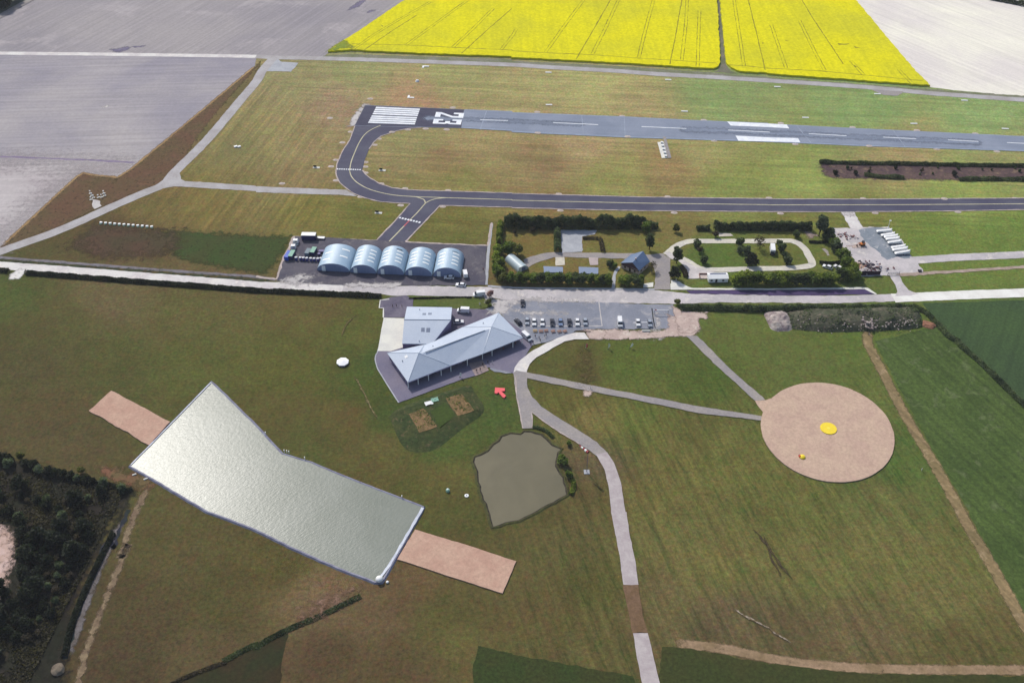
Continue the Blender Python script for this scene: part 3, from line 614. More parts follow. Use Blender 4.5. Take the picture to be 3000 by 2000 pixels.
sheet('dust_patch', 'F190,1010 420,950 520,985 430,1015 600,1040 300,1050', DUST, jit=1.5, soft=6)
ribbon('dust_patch', 'F780,1045 1000,1050 1400,1052', .8, DUST, jit=.8, soft=6)
# paint
def bars(z):
    bm = B()
    TL, BL, TR, BR = px('B1105,985'), px('B1030,1133'), px('B1507,1003'), px('B1458,1148')
    edges = [0, .10, .142, .242, .284, .384, .426, .526] 
    sl = [(0, .092), (.125, .217), (.25, .342), (.375, .467), (.535, .627), (.66, .752), (.785, .877), (.908, 1.0)]
    for a, b in sl:
        q = []
        for (P0, P1), t in (((TL, BL), a), ((TR, BR), a), ((TR, BR), b), ((TL, BL), b)):
            q.append(at((P0[0] + (P1[0] - P0[0]) * t, P0[1] + (P1[1] - P0[1]) * t)))
        bm_poly(bm, q, z)
    two = [[(0, 0), (1, 0), (1, .19), (0, .19)], [(0, .192), (.36, .192), (1, .6), (.66, .6)], [(.68, .602), (1, .602), (1, .82), (.68, .82)], [(0, .822), (1, .822), (1, 1), (0, 1)], [(0, .64), (.3, .64), (.3, .82), (0, .82)]]
    three = [[(0, 0), (1, 0), (1, .19), (0, .19)], [(0, .192), (.3, .192), (.3, .34), (0, .34)], [(.7, .192), (1, .192), (1, .42), (.7, .42)], [(.38, .422), (1, .422), (.86, .51), (1, .6), (.38, .6)], [(.7, .602), (1, .602), (1, .82), (.7, .82)], [(0, .822), (1, .822), (1, 1), (0, 1)], [(0, .67), (.3, .67), (.3, .82), (0, .82)]]
    for gl, (tl, tr, br, bl) in ((two, ('B1655,1033', 'B1913,1043', 'B1903,1088', 'B1641,1078')), (three, ('B1634,1096', 'B1893,1104', 'B1881,1149', 'B1623,1139'))):
        tl, tr, br, bl = map(px, (tl, tr, br, bl))
        for st in gl:
            q = []
            for tx, ty in st:
                a = [tl[i] + (tr[i] - tl[i]) * ty for i in (0, 1)]; b = [bl[i] + (br[i] - bl[i]) * ty for i in (0, 1)]
                q.append(at((a[0] + (b[0] - a[0]) * tx, a[1] + (b[1] - a[1]) * tx)))
            bm_poly(bm, q, z)
    for s_ in ('C1975,1120 D0,1139 170,1148 195,1184 0,1172 C2010,1158', 'C2053,1250 2352,1266 D275,1273 297,1312 0,1304 C2080,1298'):
        bm_poly(bm, pts(s_), z)
    for s_ in ('B2060,1104 2315,1112', 'C378,1131 792,1149', 'C1190,1167 1602,1185', 'C1985,1199 2352,1217 D15,1219', 'D375,1232 720,1252', 'D1058,1264 1360,1279', 'D1655,1289 1932,1304', 'D2195,1314 2450,1326', 'D2720,1338 2960,1350'):
        ribbon_bm(bm, pts(s_), .62, z, .05)
    return bm
ZP = next_z()
ribbon('tyre_marks', 'C1500,1190 2000,1206 2352,1224 D400,1242 1200,1279 2000,1316', 5.0, surf('rubber_streaks', (129, 138, 155), (134, 143, 160), big=.08, amt=.15, streak=RUN, streaks=.2), soft=7, jit=.6, smooth=0, rag=.5)
ribbon('tyre_marks', 'B1500,1085 1900,1098 2352,1115 C700,1150', 4.0, MATS['rubber_streaks'], soft=6, jit=.6, smooth=0, rag=.5)
for s_ in ('B2120,1018 2060,1195', 'C640,1062 655,1235', 'C1030,1080 1040,1262', 'D265,1160 400,1325', 'D1150,1200 1260,1355'):
    ribbon('asphalt_seam', s_, .35, surf('seam_tar', (166, 176, 192), None, amt=.2), smooth=0, jit=.15)
tag(link('runway_marking', flat_mesh(bars(next_z()), 'runway_marking'), WHITE), None, None, None, 'structure')
for s_ in ('B1145,1155 1050,1200 990,1250 940,1330 905,1410 875,1490 860,1568 F860,5 880,60 940,120 1060,180 1250,225 1470,243', 'F1470,243 1540,268 1556,302', 'F1750,252 1660,260 1600,278 1556,302', 'F1556,302 1480,390 1410,460'):
    ribbon('taxi_line', s_, .55, YLINE, jit=.04)
ribbon('taxi_line', 'F1470,243 1750,252 2352,270 G0,275 1200,302 2352,316 H0,318 1200,316 2352,308 3900,290', .55, YLINE, jit=.04, smooth=0)
ribbon('taxi_line', 'F1410,460 1360,512', .7, REDL, jit=.04, smooth=0)
ribbon('taxi_line', 'F1360,512 1225,652', .6, YLINE, jit=.04, smooth=0)
def dashes(a, b, n, w_, z):
    bm = B(); a, b = at(a), at(b)
    for i in range(n):
        ribbon_bm(bm, [a.lerp(b, (i + .12) / n), a.lerp(b, (i + .78) / n)], w_, z, .03)
    return bm
tag(link('hold_line', flat_mesh(dashes('B740,1556', 'B968,1563', 11, 1.0, next_z()), 'hold_line'), WHITE), None, None, None, 'structure')
tag(link('hold_line', flat_mesh(dashes('F1312,433', 'F1516,481', 8, 1.3, next_z()), 'hold_line'), WHITE), None, None, None, 'structure')
# ---------------------------------------------------------------- around the clubhouse
sheet('car_park', 'F2352,1195 G100,1196 800,1210 1280,1235 1480,1232 1522,1452 1300,1458 700,1458 600,1475 350,1568 K120,60 0,200 J2352,300 2200,280 2140,250 J2352,100 F2250,1300 1800,1560 1780,1380 1800,1265 2100,1275 2200,1240 2240,1190', ASPH_PARK, jit=.4)
sheet('yard', 'F1795,1265 2100,1278 2180,1300 2230,1310 2050,1400 1700,1560 1640,1568 1780,1380', surf('yard_dark_asphalt', (104, 98, 116), (120, 114, 128), big=.1, amt=.12), jit=.2)
sheet('yard', 'F1140,1190 1240,1165 1380,1150 1445,1185 1440,1250 1390,1255 1365,1352 1172,1352 1170,1262 1135,1262', surf('back_yard_asphalt', (100, 94, 112), (122, 116, 130), big=.1, amt=.15), jit=.2)
ribbon('kerb', 'F1225,1182 1142,1192 1132,1262 1172,1266 1170,1350', .5, CONC, smooth=0, jit=.05)
sheet('terrace', 'Q130,828 320,832 500,770 1000,700 1865,300 2352,640 2352,745 2180,1000 2090,1150 1720,1060 1530,1180 1300,1250 430,1570 280,1330 130,1080 92,960 100,900', PAVE, jit=.12)
ribbon('kerb', 'Q130,1085 95,960 105,880 130,830 200,560 222,350', .45, CONC2, jit=.03)
ribbon('kerb', 'Q130,1085 280,1330 430,1566', .5, CONC2, jit=.03, smooth=0)
sheet('concrete_terrace', 'Q215,350 507,358 540,760 320,830 130,828', CONC, jit=.08)
sheet('lawn', 'Q640,92 1500,72 1650,60 1830,110 1820,160 1700,215 1200,222 1190,190 640,186', LAWN2, jit=.5)
sheet('timber_terrace', 'Q1428,1005 1640,965 1728,1105 1535,1188', surf('timber_boards', (166, 148, 146), (150, 134, 130), big=.3, amt=.12), jit=.05)
sheet('car_park_dust', 'R50,230 300,260 600,265 900,300 600,310 250,300', DUST, jit=1.6, soft=6)
sheet('car_park_dust', 'R-300,60 60,90 250,60 1330,120 1100,128 300,112 150,150 -50,330 -260,300 -150,180', DUST, jit=1.4, soft=6)
sheet('car_park_dust', 'R2150,300 2200,290 2210,480 2230,640 2110,640 2150,480', DUST, jit=1.2, soft=6)
ribbon('parking_line', 'R1345,125 1365,280 1392,470', .45, DUST, smooth=0, jit=.05)
ribbon('parking_line', 'R240,465 800,472 1392,470', .5, DUST, smooth=0, jit=.05)
ribbon('drain_line', 'R2105,215 2125,370 2152,500', .5, DITCH, smooth=0, jit=.1)
ribbon('parking_line', 'R1840,420 1940,418 2040,415', .4, WHITE, smooth=0, jit=.05)
sheet('sand_track', 'R1120,520 1600,520 2100,548 2230,545 2352,500 2320,290 2420,330 G1790,1300 1795,1355 1705,1375 1730,1470 1690,1500 1640,1530 R2352,622 2100,648 1700,662 1200,662', SAND, jit=.7, soft=2.0)
sheet('sand_track', 'G1470,1240 1560,1290 1795,1310 1790,1360 1700,1370 1730,1468 1640,1500 1530,1490', SAND, jit=.8, soft=2.0)
sheet('foot_path', 'R1010,563 800,622 600,712 380,832 200,972 142,1062 115,1155 210,1150 305,1140 312,1100 350,1015 450,920 680,790 850,690 1000,662 1205,657 1135,566', LIME, jit=.2)
sheet('foot_path', 'K8,290 40,270 130,285 700,402 1100,478 1700,598 2300,690 2290,728 1700,657 1100,533 680,452 140,343 142,430 190,520 270,600 420,700 600,810 780,930 870,1020 790,1060 600,930 450,840 300,742 181,652 188,800 95,802 80,690 45,520', GRAVEL2, jit=.2)
ribbon('gravel_edging', 'K30,330 45,520 80,690 98,800', .5, EDGE, smooth=0, jit=.2)
ribbon('gravel_edging', 'K188,800 180,652 300,742 450,842 620,945', .5, EDGE, smooth=0, jit=.2)
sheet('foot_path', 'K770,1040 870,1018 940,1120 975,1220 1002,1300 1040,1568 O1050,0 1080,200 1130,450 1162,668 1022,668 980,360 910,0 K908,1540 890,1350 850,1180', WPATH, jit=.15)
sheet('worn_track', 'O1024,668 1162,668 1195,900 1240,1108 1110,1114 1060,900', BRGAP, jit=.3)
sheet('foot_path', 'O1112,1116 1248,1108 1290,1300 1355,1568 1420,1800 1250,1800 1195,1568 1150,1340', WPATH, jit=.15)
sheet('foot_path', 'G1600,1520 1700,1520 K1750,0 1900,150 2050,300 2330,540 2230,545 1850,200 1650,0', GRAVEL2, jit=.25)
sheet('gravel_pad', 'K652,448 735,466 728,505 660,500', SAND, jit=.5, soft=2.0)
# landing circle
cx_, cy_, X_, Y_, sxy = 2424.5, 1268.0, 196.0, 146.0, 5000.0
def ellipse(cx, cy, X, Y, s, n=72):
    out = []
    for i in range(n):
        t = 2 * math.pi * i / n
        out.append(at((cx + X * math.cos(t), cy + s / X * math.cos(t) + math.sqrt(Y * Y - (s / X) ** 2) * math.sin(t))))
    return out
sheet('landing_circle', ellipse(cx_, cy_, X_, Y_, sxy), PEA, z=.45, jit=.12, thick=.5)
sheet('circle_throat', 'K2230,545 2330,540 L60,520 K2352,640 L0,700 K2290,640', PEA, jit=.3)
sheet('gravel_strip', 'I1022,458 1300,600 1560,745 1372,962 1100,800 820,640', PEA2, z=.45, jit=.25, thick=.5)
sheet('gravel_strip', 'N1462,165 1900,295 O38,455 N2265,750 1800,600 1300,436', PEA2, z=.45, jit=.12, thick=.5)
sheet('worn_patch', 'N400,900 700,740 960,700 700,900 420,1000', surf('pale_thatch', (140, 110, 92), (112, 86, 64), big=.2, amt=.25), jit=3, soft=9)
ribbon('worn_trail', 'J895,315 940,380 1000,500 1060,620 1130,740', .7, surf('pale_trail', (138, 124, 88), (84, 80, 40), big=.5, amt=.3), jit=.5, soft=0.8)
ribbon('worn_trail', 'F940,1310 840,1400 800,1480 790,1540', .6, surf('faint_trail', (112, 98, 60), (92, 86, 46), big=.5, amt=.3), jit=.4, soft=0.8)
ribbon('worn_trail', 'O2040,880 2130,950 2352,1060 P60,1110 230,1210', .5, surf('pale_ruts', (160, 146, 128), (104, 88, 62), big=.6, amt=.3, lo=.48, hi=.54), jit=.2, soft=0.8)
ribbon('wheel_rut', 'O2200,130 2352,330 P30,430 150,640', .9, surf('rut_soil', (70, 58, 46), (84, 76, 46), big=.3, amt=.3), jit=.5, soft=0.8)
ribbon('wheel_rut', 'O2290,180 P20,350 110,480 230,630', .8, surf('rut_soil', (70, 58, 46)), jit=.5, soft=0.8)
sheet('worn_patch', 'R1090,800 1200,800 1240,1000 1250,1250 1140,1290 1080,1100', surf('worn_brown_turf', (98, 80, 48), (86, 84, 38), big=.15, amt=.3), jit=2.5, soft=9)
# ---------------------------------------------------------------- water
def water(name, poly, z, c1, c2, rough, scale, strength, spec=.5, streak=0.0):
    m, nt, b = new_mat(name + '_surface')
    geo = nd(nt, 'ShaderNodeNewGeometry').outputs['Position']
    col = mixc(nt, ramp(nt, noise_tex(nt, .05, 4, .6, geo, .5), .35, .65), alb(c1), alb(c2))
    nt.links.new(col, b.inputs['Base Color']); b.inputs['Roughness'].default_value = rough; b.inputs['Specular IOR Level'].default_value = spec
    h = noise_tex(nt, scale, 4, .6, scaled_vec(nt, geo, streak, (.45, 1, 1)))
    add_bump(nt, b, h, strength, .3)
    return sheet(name, poly, m, z=z, jit=0)
SW = pts('I1945,372 J0,770 240,1032 500,1112 800,1235 1150,1372 1545,1523 N1340,330 1160,650 1090,648 850,560 600,455 350,345 0,170 M1900,0 I1400,1270 1190,1150')
water('swoop_pond', SW, .42, (120, 127, 116), (130, 136, 126), .30, 1.35, .2, .2, R(35))
def berm(name, poly, w, h, mat, mat_in=None, z_in=.3, jit=.1):
    """low bank round a pond: outer foot, crest, inner foot"""
    poly = dense(poly, 2.2, jit, 4.4)
    n = len(poly)
    area = sum(poly[i].x * poly[(i + 1) % n].y - poly[(i + 1) % n].x * poly[i].y for i in range(n))
    sg = -1 if area > 0 else 1
    rows = []
    for i, p in enumerate(poly):
        t = poly[(i + 1) % n] - poly[i - 1]; t.normalize()
        o = Vector((-t.y, t.x, 0)) * sg
        rows.append([p + o * w * .5, p + o * w * .12 + Vector((0, 0, h)), p - o * w * .12 + Vector((0, 0, h)), p - o * w * .5 + Vector((0, 0, z_in))])
    bm = B()
    vv = [[bm.verts.new(q) for q in r] for r in rows]
    for i in range(n):
        for k in range(3):
            f = bm.faces.new((vv[i][k], vv[(i + 1) % n][k], vv[(i + 1) % n][k + 1], vv[i][k + 1]))
            if k == 2: f.material_index = 1
    bmesh.ops.recalc_face_normals(bm, faces=bm.faces)
    o = link(name, flat_mesh(bm, name), mat)
    o.data.materials.append(mat_in or mat)
    return tag(o, None, None, None, 'structure')
LINER = surf('pond_liner', (150, 150, 166), (128, 126, 146), big=.3, fine=1.2, amt=.1)
berm('pond_bank', SW, 1.2, .58, LINER, LINER, .38)
ribbon('liner_strip', pts('N1128,618 1180,560 1250,455 1330,318 1420,165 J1535,1535'), 1.0, surf('white_liner', (226, 230, 238), (206, 210, 222), big=.3, amt=.08), jit=.15, z=.67)
ribbon('liner_strip', pts('I1205,1140 1500,840 1800,530 1940,385'), .45, MATS['white_liner'], jit=.12, z=.67)
PN = pts('Y190,680 222,600 380,520 450,440 560,335 680,295 800,315 860,285 930,285 1080,318 1150,380 1220,450 1330,498 1290,545 1272,650 1290,770 1360,870 1400,980 1390,1100 1250,1190 1100,1262 950,1350 700,1432 440,1510 428,1400 330,1150 270,980 232,800')
water('pond_water', PN, .12, (104, 98, 72), (114, 107, 80), .16, 1.2, .06, .5)
berm('pond_bank', PN, 1.6, .32, surf('pond_bank_soil', (80, 84, 44), (74, 70, 44), big=.3, fine=.9, amt=.4), surf('shaded_bank_mud', (50, 46, 40), (70, 64, 50), big=.4, amt=.4), .1, .5)  # inner face mud coloured darker to carry the shading of the bank drop
# ---------------------------------------------------------------- hangars
HROOF, nt_, b_ = new_mat('ribbed_hangar_steel')
g_ = nd(nt_, 'ShaderNodeTexCoord').outputs['Object']
wv = nd(nt_, 'ShaderNodeTexWave', i_Scale=1.1); wv.bands_direction = 'Y'; nt_.links.new(g_, wv.inputs['Vector'])
c_ = mixc(nt_, ramp(nt_, noise_tex(nt_, .35, 5, .7, g_), .35, .7), alb((164, 192, 214)), alb((178, 202, 220)))
c_ = mixc(nt_, 1.0, c_, ramp(nt_, wv.outputs[0], 0, 1, .95, 1.04), 'MULTIPLY')
nt_.links.new(c_, b_.inputs['Base Color']); b_.inputs['Roughness'].default_value = .42; b_.inputs['Specular IOR Level'].default_value = .6
add_bump(nt_, b_, wv.outputs[0], .3, .08)
HEND = paint('hangar_end_sheet', (112, 132, 176), .55, .3, albedo=(.20, .25, .40))
WHITEP = paint('white_paint', (238, 238, 236), .5)
SKYL = paint('translucent_panel', (240, 244, 240), .35, .5, albedo=(.86, .88, .86))
DOORW = paint('pale_door', (210, 222, 232), .5)
def barrel(name, label, L, Rr, apexF, apexB, group, nsky, staggered=False, length=None, rmat=None, emat=None, door=True):
    L, Rr = at(L), at(Rr)
    mid = (L + Rr) / 2; hw = (Rr - L).length / 2
    hh = height(mid, apexF)
    ln = length or (at(apexB, hh) - at(apexF, hh)).length
    rz = math.atan2(Rr.y - L.y, Rr.x - L.x)
    t = thing(name, label, 'hangar' if name == 'hangar' else 'hut', mid, rz, group)
    n = 24
    prof = [(-hw * math.cos(math.pi * i / n), hh * math.sin(math.pi * i / n) ** .92) for i in range(n + 1)]
    bm = B(); rows = []
    for y in (-.12, ln * .25, ln * .5, ln * .75, ln):
        rows.append([bm.verts.new((x, y, z)) for x, z in prof])
    for a, b in zip(rows, rows[1:]):
        for i in range(n): bm.faces.new((a[i], b[i], b[i + 1], a[i + 1]))
    part('roof', bm, rmat or HROOF, t, True)
    for y in (.06, ln - .06):
        bm = B(); bm.faces.new([bm.verts.new((x * .985, y, z * .985)) for x, z in prof])
        e = part('end_wall', bm, emat or HEND, t)
        if y < 1 and door:
            part('door', box(B(), -hw * .58, -.09, .05, 1.7, .2, 3.0), SKYL, e)
            bm = B()
            for k in range(4): box(bm, -hw * .32 + k * hw * .23, .02, 0, hw * .21, .08, hh * (.64, .74, .7, .56)[k])
            part('sliding_door', bm, paint('hangar_door_sheet', (104, 124, 168), .5, albedo=(.17, .22, .36)), e)
    for r in range(nsky):
        for sx in (-1, 1):
            y0 = ln * (.16 + .68 * (r + .5) / nsky) + (sx * ln * .09 if staggered else 0)
            f0 = .5 + sx * .17
            bm = B(); vs = []
            for k in range(5):
                f = f0 + sx * (-.085 + .17 * k / 4)
                x, z = -hw * math.cos(math.pi * f), hh * math.sin(math.pi * f) ** .92
                vs.append((bm.verts.new((x * 1.008, y0 - .45, z * 1.008 + .03)), bm.verts.new((x * 1.008, y0 + .45, z * 1.008 + .03))))
            for a, b in zip(vs, vs[1:]): bm.faces.new((a[0], b[0], b[1], a[1]))
            part('skylight', bm, SKYL, t)
    return t, hw, hh, ln
HG = [('W845,1000', 'W1472,1035', 'W1120,866', 'W1290,495', 'pale blue barrel roofed hangar with four staggered skylights, nearest the blue tanks'),
      ('F866,938', 'F1108,950', 'F985,866', 'F1035,683', 'pale blue barrel roofed hangar, second from the blue tanks'),
      ('F1113,951', 'F1363,961', 'F1240,869', 'F1285,692', 'middle hangar of the five, with one dark panel on its blue barrel roof'),
      ('F1367,961', 'F1618,972', 'F1492,883', 'F1535,704', 'pale blue barrel roofed hangar just left of the last in the row'),
      ('F1627,972', 'F1884,982', 'F1755,892', 'F1805,713', 'last barrel roofed hangar of the row, with a white car before its door')]
for i, (a, b, c, d, lab) in enumerate(HG):
    t_, hw, hh, ln = barrel('hangar', lab, a, b, c, d, 'barrel roofed hangars', 2 if i == 0 else 4, i == 0)
    print('hangar', round(hw * 2, 1), round(hh, 1), round(ln, 1))
    if i in (2, 4):
        bm = B(); f = .66
        vs = []
        for k in range(4):
            f = .56 + .05 * k; x, z = -hw * math.cos(math.pi * f), hh * math.sin(math.pi * f) ** .92
            vs.append((bm.verts.new((x * 1.01, ln * .83, z * 1.01 + .03)), bm.verts.new((x * 1.01, ln * (.87 if i == 2 else .85), z * 1.01 + .03))))
        for p, q in zip(vs, vs[1:]): bm.faces.new((p[0], q[0], q[1], p[1]))
        part('roof_vent', bm, paint('dark_metal', (50, 60, 70), .5), t_)
# ---------------------------------------------------------------- clubhouse
ZINC, nt_, b_ = new_mat('standing_seam_roof')
g_ = nd(nt_, 'ShaderNodeTexCoord').outputs['Object']
c_ = mixc(nt_, ramp(nt_, noise_tex(nt_, .22, 6, .7, g_), .3, .7), alb((186, 198, 216)), alb((198, 208, 222)))
wv = nd(nt_, 'ShaderNodeTexWave', i_Scale=1.3); wv.bands_direction = 'DIAGONAL'; nt_.links.new(g_, wv.inputs['Vector'])
c_ = mixc(nt_, 1.0, c_, ramp(nt_, wv.outputs[0], 0, 1, .965, 1.03), 'MULTIPLY')
c_ = mixc(nt_, 1.0, c_, ramp(nt_, noise_tex(nt_, 1.6, 4, .75, g_), .3, .7, .93, 1.06), 'MULTIPLY')
nt_.links.new(c_, b_.inputs['Base Color']); b_.inputs['Roughness'].default_value = .5; b_.inputs['Specular IOR Level'].default_value = .45
RIDGE = paint('ridge_capping', (196, 208, 222), .5)
DARKRIDGE = paint('ridge_vent_grey', (120, 132, 150), .5)
WALLV = paint('violet_grey_render', (128, 118, 150), .8, .1)
GLASSD = paint('dark_glazing', (36, 36, 48), .12, .7, albedo=(.02, .022, .03))
FASCIA = paint('fascia_lilac', (190, 184, 214), .5)
ZE = 3.5
ch = thing('clubhouse', 'long pale grey clubhouse with two pyramid roofs and a veranda of white posts', 'building', at('Q1200,900'), 0)
ox, oy = ch.location.x, ch.location.y
def loc(v): return Vector((v.x - ox, v.y - oy, v.z))
def E(t, z=ZE): return loc(at(t, z))
cW, cS, cA, cB = E('Q265,855'), E('Q565,1277'), E('Q1175,1037'), E('Q805,733')
cN, cE, cC, cD_ = E('Q1867,280'), E('Q2217,636'), E('Q1640,868'), E('Q1345,488')
def apex(base, t):
    c = sum(base, Vector()) / 4
    z = ZE
    for _ in range(30):
        p = to_px(Vector((c.x + ox, c.y + oy, z)))
        z += (p[1] - px(t)[1]) * .06
    return loc(at(t, z))
pL, pR = apex((cW, cS, cA, cB), 'Q720,856'), apex((cN, cE, cC, cD_), 'Q1765,481')
print('apex', pL.z, pR.z, 'club len', (cE - cS).length)
def slab(bm, ring, top, ov=.0):
    vs = [bm.verts.new(p) for p in ring]; a = bm.verts.new(top)
    lo = [bm.verts.new(p - Vector((0, 0, .28))) for p in ring]
    n = len(ring)
    for i in range(n):
        bm.faces.new((vs[i], vs[(i + 1) % n], a)); bm.faces.new((lo[i], lo[(i + 1) % n], vs[(i + 1) % n], vs[i]))
    bm.faces.new(lo)
for nm, ring, top in (('pyramid_roof', (cW, cS, cA, cB), pL), ('pyramid_roof', (cN, cE, cC, cD_), pR)):
    bm = B(); slab(bm, ring, top); part(nm, bm, ZINC, ch)
rl, rr = E('Q760,868', 7.0), E('Q1720,515', 6.6)
def ridge_z(a, b, t):
    c = (a + b) / 2; z = ZE
    for _ in range(30):
        p = to_px(Vector((c.x + ox, c.y + oy, z))); f = px(t)
        z += (p[1] - f[1]) * .06
    return z
m0, m1 = (cA + cB) / 2, (cC + cD_) / 2
bm = B()
zr0 = min(pL.z - .35, ridge_z(cA, cB, 'Q992,783')); zr1 = min(pR.z - .3, ridge_z(cC, cD_, 'Q1490,600'))
rl, rr = E('Q735,872', zr0), E('Q1735,512', zr1)
fl, fr, bl, br = cA.lerp(cS, .06), cC.lerp(cE, .02), cB, cD_
vs = [bm.verts.new(p) for p in (cA, cC, rr, rl, cB, cD_)]
bm.faces.new((vs[0], vs[1], vs[2], vs[3])); bm.faces.new((vs[3], vs[2], vs[5], vs[4]))
lo = [bm.verts.new(p - Vector((0, 0, .28))) for p in (cA, cC, cD_, cB)]
bm.faces.new((lo[0], lo[1], vs[1], vs[0])); bm.faces.new((lo[2], lo[3], vs[4], vs[5])); bm.faces.new((lo[0], lo[3], lo[2], lo[1]))
md = part('main_roof', bm, ZINC, ch)
bm = B()
a, b = E('Q815,846', zr0 + .12), E('Q1672,533', zr1 + .12)
tube(bm, a, b, .16, n=6); part('ridge_vent', bm, DARKRIDGE, md)
for t0, ring in ((pL, (cW, cS, cA, cB)), (pR, (cN, cE, cC, cD_))):
    bm = B()
    for c in ring: tube(bm, t0 + Vector((0, 0, .02)), c + Vector((0, 0, .03)), .1, n=5)
    part('hip_capping', bm, RIDGE, ch)
# skylights and flues on the back slope
def on_plane(t, p0, p1, p2):
    n = (p1 - p0).cross(p2 - p0).normalized()
    o = Vector((-ox, -oy, EYE_H)); d = loc(at(t)) - o
    return o + d * ((p0 - o).dot(n) / d.dot(n)), n
def roof_panel(name, t4, pl, mat, parent, h=.08):
    ps = []
    for t in t4:
        p, n = on_plane(t, *pl)
        if n.z < 0: n = -n
        ps.append(p + n * h)
    bm = B(); quad(bm, *ps)
    lo = [bm.verts.new(p - n * (h + .04)) for p in ps]
    bm.verts.ensure_lookup_table()
    v = list(bm.verts)
    for i in range(4): bm.faces.new((v[i], v[(i + 1) % 4], v[4 + (i + 1) % 4], v[4 + i]))
    return part(name, bm, mat, parent)
back = (rl, rr, cB)
SKG = paint('skylight_glass', (120, 130, 150), .2, .7)
for t4 in (('Q1118,660 ', 'Q1165,655', 'Q1190,690', 'Q1140,697'), ('Q1225,622', 'Q1280,615', 'Q1300,648', 'Q1248,655')):
    roof_panel('skylight', [t.strip() for t in t4], back, SKG, ch)
for t4 in (('Q1075,632', 'Q1120,625', 'Q1130,648', 'Q1090,655'), ('Q1190,592', 'Q1232,585', 'Q1240,606', 'Q1205,612')):
    roof_panel('roof_vent', t4, back, GLASSD, ch, .15)
roof_panel('skylight', ('Q512,905', 'Q550,885', 'Q568,912', 'Q530,938'), (cW, cS, pL), WHITEP, ch)
for t, pl in (('Q1645,435', (cN, cD_, pR)), ('Q485,975', (cW, cS, pL)), ('Q925,770', back)):
    p, n = on_plane(t, *pl)
    part('flue', tube(B(), p - Vector((0, 0, .2)), p + Vector((0, 0, .7)), .16), DARKRIDGE, ch)
# walls under the roof, set back behind the veranda on the front
d = (cE - cS).normalized(); nrm = Vector((-d.y, d.x, 0)); nrm.z = 0; nrm.normalize()
def Zr(p, z): return Vector((p.x, p.y, z))
wl, wr = cS + d * .5 + nrm * 2.6, cE - d * .5 + nrm * 2.6
back_l, back_r = cW + d * .6 - nrm * .5, cN - d * .6 - nrm * .5
bm = B()
ringw = [wl, wr, back_r, back_l]
for i in range(4):
    a, b = ringw[i], ringw[(i + 1) % 4]; quad(bm, Zr(a, 0), Zr(b, 0), Zr(b, ZE - .2), Zr(a, ZE - .2))
wo = part('wall', bm, WALLV, ch)
Lw = (wr - wl).length
for k in range(11):
    p = wl.lerp(wr, (k + .5) / 11) - nrm * .04
    wd = Lw / 11 * (.62, .75, .5)[k % 3]
    bm = B(); quad(bm, Zr(p - d * wd / 2, .1 if k % 3 else .9), Zr(p + d * wd / 2, .1 if k % 3 else .9), Zr(p + d * wd / 2, 2.5), Zr(p - d * wd / 2, 2.5))
    part('glazed_door' if k % 3 else 'window', bm, GLASSD, wo)
ed = (cS - cW).normalized(); en = Vector((ed.y, -ed.x, 0))
for k in range(4):
    p = cW.lerp(cS, (k + .7) / 5) + d * .52
    p = back_l.lerp(wl, (k + .5) / 4) - d * .05
    bm = B(); e2 = (wl - back_l).normalized(); quad(bm, Zr(p - e2 * .9, .9), Zr(p + e2 * .9, .9), Zr(p + e2 * .9, 2.4), Zr(p - e2 * .9, 2.4))
    part('window', bm, GLASSD, wo)
for t in ('Q568,1278', 'Q712,1225', 'Q1042,1095', 'Q1182,1040', 'Q1637,868', 'Q1775,815', 'Q2075,695', 'Q2208,642', 'Q860,1170', 'Q1420,955'):
    p = E(t) + nrm * .25
    part('veranda_post', box(B(), p.x, p.y, 0, .34, .34, ZE - .15), WHITEP, ch)
bm = B()
q0, q1 = cS - nrm * .06, cE - nrm * .06
quad(bm, q0 + Vector((0, 0, -.36)), q1 + Vector((0, 0, -.36)), q1 + Vector((0, 0, .04)), q0 + Vector((0, 0, .04)))
part('fascia', bm, FASCIA, ch)
# ---------------------------------------------------------------- parachute packing shed
ZS, ZSR = 4.2, 7.4
sh = thing('shed', 'large skew ended shed with pale grey gable roof beside the white concrete terrace', 'building', at('Q800,450'), 0)
ox, oy = sh.location.x, sh.location.y
tl, tr = E('Q550,186', ZS), E('Q1198,196', ZS)
gl, gr = E('Q511,373', ZSR), E('Q1180,378', ZSR)
fl, fr = E('Q481,716', ZS), E('Q911,722', ZS)
bm = B(); v = [bm.verts.new(p) for p in (tl, tr, gl, gr, fl, fr)]
bm.faces.new((v[0], v[1], v[3], v[2])); bm.faces.new((v[2], v[3], v[5], v[4]))
lo = [bm.verts.new(p - Vector((0, 0, .25))) for p in (tl, tr, gl, gr, fl, fr)]
for a, b in ((0, 1), (1, 3), (3, 5), (5, 4), (4, 2), (2, 0)): bm.faces.new((v[a], v[b], lo[b], lo[a]))
shr = part('roof', bm, ZINC, sh)
bm = B(); tube(bm, gl + Vector((0, 0, .04)), gr + Vector((0, 0, .04)), .15, n=6); part('ridge_capping', bm, DARKRIDGE, shr)
bm = B(); c = (tl + tr + fl + fr) / 4
ins = [Vector((c.x + (p.x - c.x) * .985, c.y + (p.y - c.y) * .985, p.z - .3)) for p in (tl, tr, gr, fr, fl, gl)]
for i in range(6):
    a, b = ins[i], ins[(i + 1) % 6]; quad(bm, Zr(a, 0), Zr(b, 0), b, a)
part('wall', bm, WALLV, sh)
far, near = (tl, tr, gl), (fl, fr, gl)
